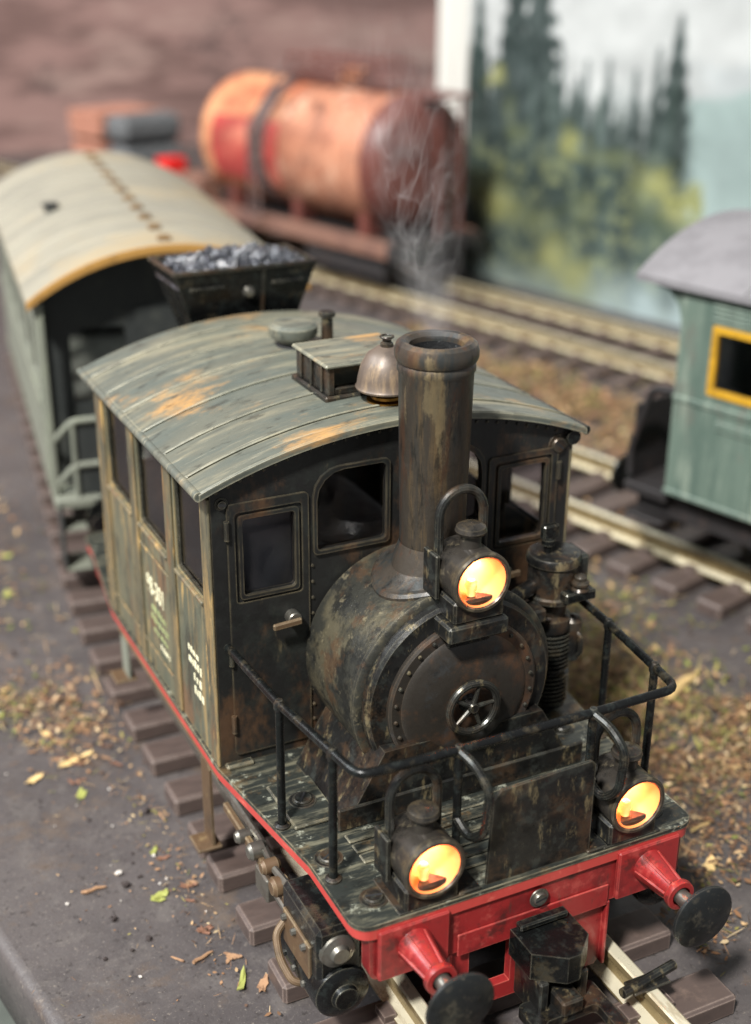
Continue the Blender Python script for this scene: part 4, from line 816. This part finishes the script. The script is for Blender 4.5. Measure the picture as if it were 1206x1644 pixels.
for y0, y1 in ((11.8, 13.5), (15.7, 21.6)):      # red stripe wraps the side
    MB().lathe([(TR+0.02, y0), (TR+0.07, y0+0.01), (TR+0.07, y1-0.01), (TR+0.02, y1)], (0, 0, TZ), 'y', 20, -PI/2-0.55, -PI/2+0.45).build('red_stripe', 'tank_red', tank)
MB().box(-5.2, -4.6, -2.2, TL+5.6, 4.0, 5.4, c=0.05).build('solebar', 'rust_frame', tk); MB().box(4.6, 5.2, -2.2, TL+5.6, 4.0, 5.4, c=0.05).build('solebar', 'rust_frame', tk)
MB().box(-4.6, 4.6, -2.2, TL+5.6, 4.0, 5.2).build('underframe', 'underframe', tk)
for y in (2.0, 11, 20.5): MB().box(-4.2, 4.2, y-0.6, y+0.6, 5.2, 7.2, c=0.05).build('cradle', 'tank_end', tk)
MB().box(-5.4, 5.4, -3.0, -2.25, 4.2, 5.2, c=0.05).build('buffer_beam', 'underframe', tk)
for sd in (-1, 1): MB().lathe([(0.6, -3.0), (0.45, -3.9), (0.24, -4.0), (0.24, -4.6), (1.0, -4.8), (1.0, -4.9), (0.001, -5.0)], (sd*3.9, 0, 4.3), 'y', 24).build('buffer', 'gloss_black', tk)
MB().box(-5.9, -3.4, TL+0.4, TL+4.6, 4.2, 7.6, c=0.1).build('equipment_box', 'rust_frame', tk)
MB().box(-5.9, -3.6, TL+5.9, TL+7.9, 5.2, 8.6, c=0.1).build('tail_marker', 'signal_red', tk)
MB().box(-5.2, 5.2, TL+5.62, TL+8.0, 4.2, 5.15, c=0.05).build('end_platform', 'underframe', tk)
for by in (4.0, 23.5):
    bg = empty('bogie', (0, by, 0), 0, tk)
    for sd in (-1, 1): MB().box(sd*4.4-0.25, sd*4.4+0.25, -5.2, 5.2, 1.9, 3.3, c=0.15).build('side_frame', 'underframe', bg)
    MB().box(-4.2, 4.2, -1.0, 1.0, 2.2, 3.99, c=0.1).build('bolster', 'underframe', bg)
    wheels(bg, (-3.2, 3.2), 1.5, 0.95, 'underframe')
wk = empty('walkway', (0, 0, 0), 0, tk)
MB().box(-1.6, 1.6, 1.5, 15.5, TZ+TR+0.1, TZ+TR+0.3, c=0.03).build('deck', 'tank_end', wk)
for y in np.arange(1.8, 15.6, 1.9):
    for sd in (-1, 1): MB().tube([(sd*1.5, y, TZ+TR+0.2), (sd*1.5, y, TZ+TR+2.2)], 0.12, 6).build('post', 'tank_end', wk)
for sd in (-1, 1):
    for z in (1.2, 2.2): MB().tube([(sd*1.5, 1.8, TZ+TR+z), (sd*1.5, 15.2, TZ+TR+z)], 0.13, 6).build('rail', 'tank_end', wk)
MB().lathe([(1.2, TZ+TR-0.4), (1.2, TZ+TR+1.0), (1.3, TZ+TR+1.05), (1.3, TZ+TR+1.3), (0.001, TZ+TR+1.5)], (0, 8, 0), 'z', 24).build('filler_dome', 'tank_paint', wk)
for sd in (-1, 1):
    MB().tube([(-TR*0.2, 14.6+sd*0.7, TZ+TR+2.0), (-TR-0.4, 14.6+sd*0.7, TZ+2.0), (-TR-0.4, 14.6+sd*0.7, 5.0)], 0.14, 6).build('ladder_stile', 'tank_band', wk)
for z in np.arange(5.6, 13, 1.2): MB().tube([(-TR-0.4, 13.9, z), (-TR-0.4, 15.3, z)], 0.1, 6).build('rung', 'tank_band', wk)
for sd in (-1, 1): MB().box(1.6+sd*1.3-0.15, 1.6+sd*1.3+0.15, -2.7, -2.45, 5.2, 16.6, c=0.03).build('ladder_stile', 'tank_end', tk)
for z in np.arange(6, 16.5, 1.1): MB().box(0.4, 2.8, -2.65, -2.5, z, z+0.16).build('rung', 'tank_end', tk)
MB().box(-0.6, 3.8, -2.8, 2.2, 16.6, 16.85, c=0.04).build('end_deck', 'tank_end', tk)

# flat wagon with timber and grey stacks
fx, fy = tw(65)
fwg = empty('flat_wagon', (fx, fy, 0), DR); tag(fwg, 'flat wagon carrying board stacks behind the grey coach', 'flat wagon')
MB().box(-5.2, 5.2, 0, 20, 4.2, 5.2, c=0.1).build('deck', 'underframe', fwg)
for sd in (-1, 1): MB().box(sd*5.3-0.1, sd*5.3+0.1, 0, 20, 3.9, 5.3, c=0.03).build('solebar', 'rust_frame', fwg)
wheels(fwg, (4, 16), 1.6, 0.95, 'underframe')
for k in range(2):
    wh = ('resting on the flat wagon deck', 'lying on top of the lower bundle')[k]
    st = empty('timber_stack', (fx, fy, 5.22+3.1*k), DR+0.015*k); tag(st, 'orange brown board bundle '+wh, 'timber', 'board bundles on the flat wagon')
    for q in (8.9, 12.6): MB().box(-3.6, 3.6, q-0.25, q+0.25, 0.0, 0.35).build('bearer', 'underframe', st)
    for c_ in range(3):
        for r2 in range(6): MB().box(-3.9+1.3*r2+0.03, -2.6+1.3*r2-0.03, 7.7+random.uniform(-.25, .25), 13.8+random.uniform(-.3, .3), 0.36+0.88*c_, 1.22+0.88*c_, c=0.06).build('board', 'timber', st)
    wh = ('resting on the flat wagon deck', 'lying on top of the lower slab')[k]
    st = empty('slab_stack', (fx, fy, 5.22+3.1*k), DR); tag(st, 'dark grey wrapped slab '+wh, 'slab', 'grey slabs on the flat wagon')
    for q in (4.2, 6.4): MB().box(-3.4, 3.4, q-0.25, q+0.25, 0.0, 0.4).build('bearer', 'underframe', st)
    MB().box(-3.7, 3.7, 3.4, 7.3, 0.41, 2.9, c=0.5).build('slab', 'grey_load', st)

# ================================================================== litter on the board
def leaf_mesh(n=13, L_=0.8, W_=0.35, th=0.05, curl=0.25):
    top = []; 
    for k in range(n):
        a = 2*PI*k/n; q = random.uniform(0.5, 1.15); x, y = L_*math.cos(a)*q, W_*math.sin(a)*q
        top.append((x, y, curl*(x/L_)**2*random.uniform(0.3, 1)+random.uniform(0, 0.08)))
    v = [(x, y, z+th) for x, y, z in top]+[(x, y, z) for x, y, z in top]+[(0, 0, th), (0, 0, 0)]; f = []
    for k in range(n): j = (k+1) % n; f += [(k, j, 2*n), (j+n, k+n, 2*n+1), (k, k+n, j+n, j)]
    return MB().add(v, f)
def scatter(name, cat, label, group, mat, mk, spots, nvar=4):
    var = []
    for i, (x, y, sc, a) in enumerate(spots):
        if len(var) < nvar: o_ = mk().build(name, mat, None); var.append(o_)
        else: o_ = dup(random.choice(var))
        o_.location = (x, y, ZB+0.015); o_.rotation_euler = (random.uniform(-.06, .06), random.uniform(-.06, .06), a); o_.scale = (sc,)*3
        tag(o_, label, cat, group)
def rnd(n, x0, x1, y0, y1, s0, s1): return [(random.uniform(x0, x1), random.uniform(y0, y1), random.uniform(s0, s1), random.uniform(0, 6.28)) for _ in range(n)]
def twig(l=1.0, r=0.07):
    p = [(-l/2+l*k/5, random.uniform(-.05, .05), r+random.uniform(0, .05)) for k in range(6)]
    return MB().tube(p, [r, r*1.2, r, r*1.1, r*0.9, r*0.5], 6)
def pebble():
    bm = bmesh.new(); 
    for _ in range(14):
        p = Vector([random.gauss(0, 1) for _ in range(3)]).normalized(); bm.verts.new((p.x, p.y*0.8, p.z*0.6+0.5))
    bmesh.ops.convex_hull(bm, input=bm.verts); mb = MB(); mb.v = [tuple(q.co) for q in bm.verts]; bm.verts.index_update(); mb.f = [tuple(q.index for q in f_.verts) for f_ in bm.faces]; bm.free(); return mb
scatter('leaf', 'leaf', 'pale curled leaf scrap lying on the grey board left of the sleepers', 'pale leaf scraps left of the track', 'pale_leaf', leaf_mesh, [(-10.3, 10.4, 0.6, 0.6), (-8.75, 10.95, 0.7, 0.45), (-8.1, 11.2, 0.5, 0.3), (-9.1, 13.4, 0.5, 2), (-9.9, 17.6, 0.5, 1)])
scatter('leaf', 'leaf', 'brown dry leaf crumb lying on the board beside the left sleeper ends', 'brown leaf crumbs beside the left sleeper ends', 'brown_leaf', leaf_mesh, rnd(22, -9.8, -6.6, 9.5, 17.5, 0.2, 0.45)+rnd(5, -7.4, -6.5, -2, 7, 0.25, 0.45))
scatter('leaf', 'leaf', 'tan dry leaf flake lying on the board beside the left sleeper ends', 'tan leaf flakes beside the left sleeper ends', 'dry_leaf', leaf_mesh, rnd(16, -9.6, -6.6, 10, 17.5, 0.2, 0.5)+rnd(5, -7.6, -6.5, -3, 6, 0.15, 0.3)+[(-6.75, -1.9, 0.4, 2.2), (-6.35, -3.5, 0.5, 1.0)])
scatter('leaf', 'leaf', 'bright green curled leaf strip on the grey board near the cylinder', None, 'green_leaf', lambda: leaf_mesh(8, 0.85, 0.2, 0.06, 0.35), [(-6.9, -3.15, 0.8, 1.1)])
scatter('leaf', 'leaf', 'small yellow green moss sprig on the board left of the track', 'green sprigs left of the track', 'green_leaf', leaf_mesh, [(-7.9, 1.9, 0.5, 0.5), (-8.1, 1.75, 0.4, 2.4), (-7.4, 4.3, 0.35, 1), (-7.9, 26.6, 0.6, 1), (-7.0, 31, 0.6, 0.2), (-10.6, 15.6, 0.5, 0.2), (-8.9, 8.7, 0.5, 1)])
scatter('twig', 'twig', 'short pale twig lying flat on the grey board left of the track', 'twigs left of the track', 'dry_leaf', twig, [(-9.9, 3.1, 0.85, 0.0), (-7.65, -1.6, 0.8, 0.35), (-8.4, -1.3, 0.5, 2.2)])
scatter('pebble', 'pebble', 'tiny white grit stone on the grey board left of the track', 'white grit left of the track', 'pebble_grey', pebble, [(-8.9, 3.6, 0.14, 0), (-7.5, 4.0, 0.1, 1), (-10.9, 2.8, 0.08, 0)]+rnd(22, -11.5, -6.8, -3, 20, 0.035, 0.075))
scatter('pebble', 'pebble', 'small dark clinker grain on the grey board left of the track', 'dark grains left of the track', 'pebble_dark', pebble, [(-8.85, 2.9, 0.2, 0), (-8.95, 0.0, 0.13, 1), (-9.7, 1.4, 0.14, 1), (-7.0, 6.6, 0.2, 1)]+rnd(26, -11.5, -6.8, -3, 16, 0.04, 0.1))
scatter('leaf', 'leaf', 'tan dry leaf flake lying on the board right of the locomotive', 'tan leaf flakes right of the locomotive', 'dry_leaf', leaf_mesh, rnd(30, 7.2, 18, -8, 12, 0.25, 0.6))
scatter('leaf', 'leaf', 'pale leaf scrap lying on the board right of the locomotive', 'pale leaf scraps right of the locomotive', 'pale_leaf', leaf_mesh, rnd(14, 7.2, 18, -9, 11, 0.2, 0.5)+[(9.9, -4.9, 0.7, 0.6)])
scatter('twig', 'twig', 'pale wood splinter lying on the board right of the locomotive', 'wood splinters right of the locomotive', 'pale_leaf', lambda: twig(1.6, 0.1), rnd(7, 8, 19, -8, 12, 0.4, 0.9)+[(16.6, 5.2, 1.9, 0.5)])
scatter('leaf', 'leaf', 'green moss sprig on the litter right of the locomotive', 'green sprigs right of the locomotive', 'green_leaf', leaf_mesh, rnd(14, 9, 19, 0, 16, 0.35, 0.7))

def litter(name, regions, label=None, hmax=0.5):
    V = []; F = []; Cc = []
    pal = [np.array(lin(c)[:3]) for c in ((150, 116, 86), (108, 82, 62), (176, 146, 108), (82, 64, 53), (132, 98, 70), (134, 126, 72), (102, 106, 58), (190, 168, 132), (66, 53, 46))]
    for (n, fx_, col_w, smin, smax, up) in regions:
        cw = np.array(col_w, float); cw /= cw.sum()
        for _ in range(n):
            x, y = fx_()
            c = pal[rng.choice(len(pal), p=cw)]*rng.uniform(0.7, 1.2); s_ = rng.uniform(smin, smax); a = rng.uniform(0, 2*PI); l = s_*rng.uniform(0.8, 2.6); fib = rng.random() < 0.45; l = l*(2.4 if fib else 1)
            d = Vector((math.cos(a), math.sin(a), rng.uniform(-0.1, up))); q = Vector((-math.sin(a), math.cos(a), rng.uniform(-0.4, 0.4)))*s_*(0.13 if fib else 0.45)
            p = Vector((x, y, ZB+0.03+rng.uniform(0, 0.16+0.2*up))); k = len(V)
            V.extend([tuple(p-q*0.6), tuple(p+q*0.6), tuple(p+d*l*0.5+q), tuple(p+d*l), tuple(p+d*l*0.5-q)])
            F.append((k, k+1, k+2, k+3, k+4)); Cc.extend([tuple(c)+(1,)]*5)
    V = [(a, b_, max(c, ZB+0.012)) for a, b_, c in V]
    me = bpy.data.meshes.new(name); me.from_pydata(V, [], F); at = me.color_attributes.new('paint', 'FLOAT_COLOR', 'POINT')
    at.data.foreach_set('color', np.array(Cc, np.float32).ravel()); me.materials.append(MATS['litter'])
    o_ = bpy.data.objects.new(name, me); COL.objects.link(o_); SCALED.append(o_); return tag(o_, label, 'litter', kind='stuff')
def clump(x0, x1, y0, y1, sc, thr, seed):
    def g():
        while True:
            x, y = rng.uniform(x0, x1), rng.uniform(y0, y1)
            if fbm(np.array([x*sc]), np.array([y*sc+50]), seed, 3)[0] > thr: return x, y
    return g
def ell(cx, cy, a, b_):
    def g():
        return cx+rng.normal()*a, cy+rng.normal()*b_
    return g
brown = (4, 4, 3, 2, 4, 1, 1, 2, 1); mossy = (2, 2, 2, 1, 2, 5, 5, 1, 1)
litter('leaf_litter', [(9000, clump(6.6, 19.5, -3, 14, 0.22, 0.5, 3), brown, 0.05, 0.2, 0.5), (2200, clump(6.6, 19, -9, 0, 0.4, 0.52, 4), brown, 0.04, 0.18, 0.3), (500, clump(6.5, 19.5, -10, 15, 0.05, 0.0, 9), brown, 0.04, 0.16, 0.3),
    (2600, ell(14.0, 13.0, 3.0, 2.0), mossy, 0.06, 0.22, 0.8), (2400, ell(13.5, 5.5, 2.6, 3.0), mossy, 0.06, 0.22, 0.8)], 'brown leaf crumbs and moss spread between locomotive and green coach')
litter('leaf_litter', [(650, ell(-8.1, 14.5, 1.2, 2.2), brown, 0.05, 0.2, 0.5), (200, ell(-10.2, 16, 0.7, 1.2), mossy, 0.05, 0.2, 0.6), (260, ell(-7.0, 4, 0.5, 4.5), brown, 0.03, 0.12, 0.3), (140, ell(-9, 4, 2.0, 5), brown, 0.02, 0.07, 0.2), (300, ell(-8.5, 28, 1.5, 5), mossy, 0.06, 0.2, 0.6), (300, ell(-7.0, 38, 1.5, 6), brown, 0.06, 0.24, 0.6)], 'brown leaf crumbs and moss along the left sleeper ends')
litter('dry_grass', [(4200, clump(29, 38, 28, 62, 0.16, 0.45, 13), (5, 3, 4, 2, 4, 2, 1, 1, 1), 0.1, 0.3, 0.45), (1500, ell(33.5, 42, 2.0, 5), (5, 3, 3, 2, 5, 3, 2, 1, 1), 0.12, 0.36, 0.6), (700, clump(9, 27, 16, 44, 0.16, 0.5, 17), brown, 0.08, 0.3, 0.5)], 'dry brown grass clumps between the two right-hand tracks')
# black clip on the rail in front of the locomotive
rc = empty('rail_clip', (0, 0, 0)); tag(rc, 'black clip lever clamped across the rail beside the coupling', 'rail clip')
MB().tube([(2.2, -10.2, 1.12), (4.3, -9.85, 1.1)], 0.16, 10).build('lever', 'black_metal', rc)
MB().box(2.55, 3.85, -10.35, -9.75, 0.96, 1.06, c=0.03).build('clamp', 'black_metal', rc)

# ------------------------------------------------------------------ smoke from the chimney
mb = MB(); pr_ = [(0.3, 0.02), (0.75, 0.1), (0.85, 1.2), (1.4, 3.0), (2.2, 5.2), (2.5, 8.0), (2.2, 10.5), (0.6, 11.2), (0.001, 11.2)]
mb.lathe([(0.001, 0.02)]+pr_, (0, 0, 0), 'z', 24)
for i, (x, y, z) in enumerate(mb.v): mb.v[i] = (x-0.2*z, y+0.0*z, z)
sk = mb.build('smoke', 'soot', None); sk.location = (0, CY, 18.9); tag(sk, 'thin white smoke drifting up from the chimney', 'smoke', kind='stuff')
sm = bpy.data.materials.new('smoke'); sm.use_nodes = True; nt = sm.node_tree; nt.nodes.clear(); N = nt.nodes; Lk = nt.links
out = N.new('ShaderNodeOutputMaterial'); pv = N.new('ShaderNodeVolumePrincipled'); Lk.new(pv.outputs[0], out.inputs['Volume'])
pv.inputs['Color'].default_value = (0.95, 0.93, 0.92, 1)
tc = N.new('ShaderNodeTexCoord'); mp = N.new('ShaderNodeMapping'); Lk.new(tc.outputs['Object'], mp.inputs[0]); mp.inputs['Scale'].default_value = (0.62/U, 0.62/U, 0.22/U); mp.inputs['Location'].default_value = (2.3, 1.1, 0.4)
n1 = N.new('ShaderNodeTexNoise'); n1.inputs['Scale'].default_value = 1; n1.inputs['Detail'].default_value = 2; n1.inputs['Distortion'].default_value = 2.4; Lk.new(mp.outputs[0], n1.inputs['Vector'])
def mth(op, a, b_=None):
    q = N.new('ShaderNodeMath'); q.operation = op
    for i, v_ in enumerate((a, b_)):
        if v_ is None: continue
        if isinstance(v_, (int, float)): q.inputs[i].default_value = v_
        else: Lk.new(v_, q.inputs[i])
    return q.outputs[0]
rid = mth('ABSOLUTE', mth('SUBTRACT', n1.outputs['Fac'], 0.5))
mr = N.new('ShaderNodeMapRange'); mr.interpolation_type = 'SMOOTHSTEP'; mr.inputs[1].default_value = 0.045; mr.inputs[2].default_value = 0.0; Lk.new(rid, mr.inputs[0])
sx = N.new('ShaderNodeSeparateXYZ'); Lk.new(tc.outputs['Object'], sx.inputs[0])
zU = mth('DIVIDE', sx.outputs[2], U); xU = mth('ADD', mth('DIVIDE', sx.outputs[0], U), mth('MULTIPLY', zU, 0.2)); yU = mth('DIVIDE', sx.outputs[1], U)
rr = mth('SQRT', mth('ADD', mth('MULTIPLY', xU, xU), mth('MULTIPLY', yU, yU)))
lim = mth('ADD', mth('MULTIPLY', zU, 0.27), 0.66)
ed_ = N.new('ShaderNodeMapRange'); ed_.interpolation_type = 'SMOOTHSTEP'; ed_.inputs[1].default_value = 1.0; ed_.inputs[2].default_value = 0.2; Lk.new(mth('DIVIDE', rr, lim), ed_.inputs[0])
tp = N.new('ShaderNodeMapRange'); tp.interpolation_type = 'SMOOTHSTEP'; tp.inputs[1].default_value = 9.5; tp.inputs[2].default_value = 3.0; Lk.new(zU, tp.inputs[0])
core = N.new('ShaderNodeMapRange'); core.inputs[1].default_value = 3.2; core.inputs[2].default_value = 0.0; core.inputs[4].default_value = 0.7; Lk.new(zU, core.inputs[0])
den = mth('MULTIPLY', mth('MULTIPLY', mth('ADD', mth('ADD', mr.outputs[0], 0.02), core.outputs[0]), ed_.outputs[0]), mth('MULTIPLY', tp.outputs[0], 0.19/U))
Lk.new(den, pv.inputs['Density']); sk.data.materials[0] = sm

# ------------------------------------------------------------------ drawing units -> metres
done = set()
for o in SCALED:
    o.location = o.location*U
    if o.type == 'MESH' and o.data.name not in done:
        done.add(o.data.name); o.data.transform(Matrix.Scale(U, 4))
